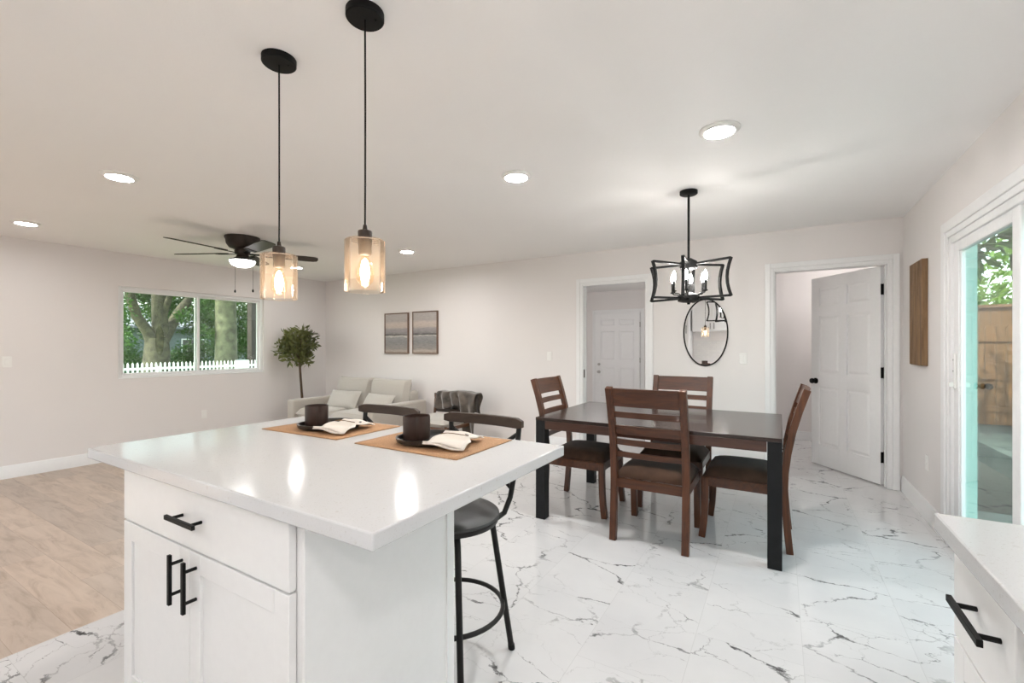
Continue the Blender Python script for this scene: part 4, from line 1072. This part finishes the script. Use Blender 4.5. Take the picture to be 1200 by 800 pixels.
MB().cyl((0.02, -.03, .68), (.02, -.10, .68), .03, n=16).cyl((.02, -.10, .68), (.02, -.13, .68), .055, .05, n=20).build('latch', 'black', gt)
tr = thing('garden_tree', 'lime-green tree rising above the cedar fence', 'tree', (4.6, 14.0, -.1), 0)
b = MB(); b.tube([(0, 0, 0), (.1, 0, 1.5), (-.1, .1, 3.0), (-.3, 0, 5)], [.2, .17, .14, .08], n=10); b.build('trunk', 'bark', tr)
cs = [((random.uniform(-3.5, 2.5), random.uniform(-1, 2), random.uniform(1.6, 4.2)), .6) for _ in range(50)]
leaves('foliage', 'leaf2', tr, cs, 5000, .22, .4)
tr2 = thing('overhanging_tree', 'dark leafy branch over the patio, with unseen canopy added to shade it', 'tree', (5.6, 8.2, -.1), 0)
b = MB(); b.tube([(0, 0, 0), (0, 0, 2.2), (-.5, -.1, 3.3), (-1.8, -.2, 3.6), (-3.2, -.2, 3.3)], [.2, .17, .14, .09, .04], n=10); b.tube([(0, 0, 2.2), (-.3, -1.5, 3.8), (-1, -4, 5), (-2, -6, 5.4)], [.15, .12, .09, .04], n=8); b.build('trunk', 'bark', tr2)
cs = [((random.uniform(-3.7, -1.6), random.uniform(-.8, .6), random.uniform(2.75, 4.1)), .32) for _ in range(36)] + [((random.uniform(-2, 2), random.uniform(-1.5, 1.5), random.uniform(3.4, 5.5)), .7) for _ in range(30)]
cs += [((random.uniform(-4.3, 3), random.uniform(-7.5, -.5), random.uniform(4.4, 6.2)), .75) for _ in range(60)]  # unseen canopy added to block sun and dapple the patio
leaves('foliage', 'leaf', tr2, cs, 7500, .24, .4)

# ------------------------------------------------------------------ light, sky, camera
wd = bpy.data.worlds.new('sky'); S.world = wd; wd.use_nodes = True; nt = wd.node_tree; nt.nodes.clear()
sky = nt.nodes.new('ShaderNodeTexSky'); sky.sky_type = 'NISHITA'; sky.sun_disc = False; sky.sun_elevation = R(55); sky.sun_rotation = R(190); sky.air_density = 1.2; sky.dust_density = 1.5
bg = nt.nodes.new('ShaderNodeBackground'); bg.inputs[1].default_value = .42
ou = nt.nodes.new('ShaderNodeOutputWorld'); hs_ = nt.nodes.new('ShaderNodeHueSaturation'); hs_.inputs['Saturation'].default_value = .5; nt.links.new(sky.outputs[0], hs_.inputs['Color']); nt.links.new(hs_.outputs[0], bg.inputs[0]); nt.links.new(bg.outputs[0], ou.inputs[0])
sl = bpy.data.lights.new('sun_light', 'SUN'); sl.energy = 4.4; sl.angle = R(.6); sl.color = (1, .95, .86)
so = bpy.data.objects.new('sun_light', sl); COL.objects.link(so)
so.rotation_euler = Vector((.22, .72, -1.0)).to_track_quat('-Z', 'Y').to_euler(); so.location = (0, -10, 20)

cam = bpy.data.cameras.new('camera'); co = bpy.data.objects.new('camera', cam); COL.objects.link(co)
co.location = (0, 0, 1.285); co.rotation_euler = (PI / 2, 0, R(30.673))
cam.sensor_fit = 'HORIZONTAL'; cam.sensor_width = 36; cam.lens = 529.17 / 1200 * 36; cam.shift_y = 5.81 / 1200; cam.clip_start = .05; cam.clip_end = 300
S.camera = co
vs_ = S.view_settings; S.display_settings.display_device = 'sRGB'; vs_.view_transform = 'Standard'; vs_.look = 'None'; vs_.exposure = 1.3; vs_.gamma = 1.0; vs_.use_curve_mapping = False
S.cycles.max_bounces = 12; S.cycles.diffuse_bounces = 6; S.cycles.glossy_bounces = 5; S.cycles.transparent_max_bounces = 16
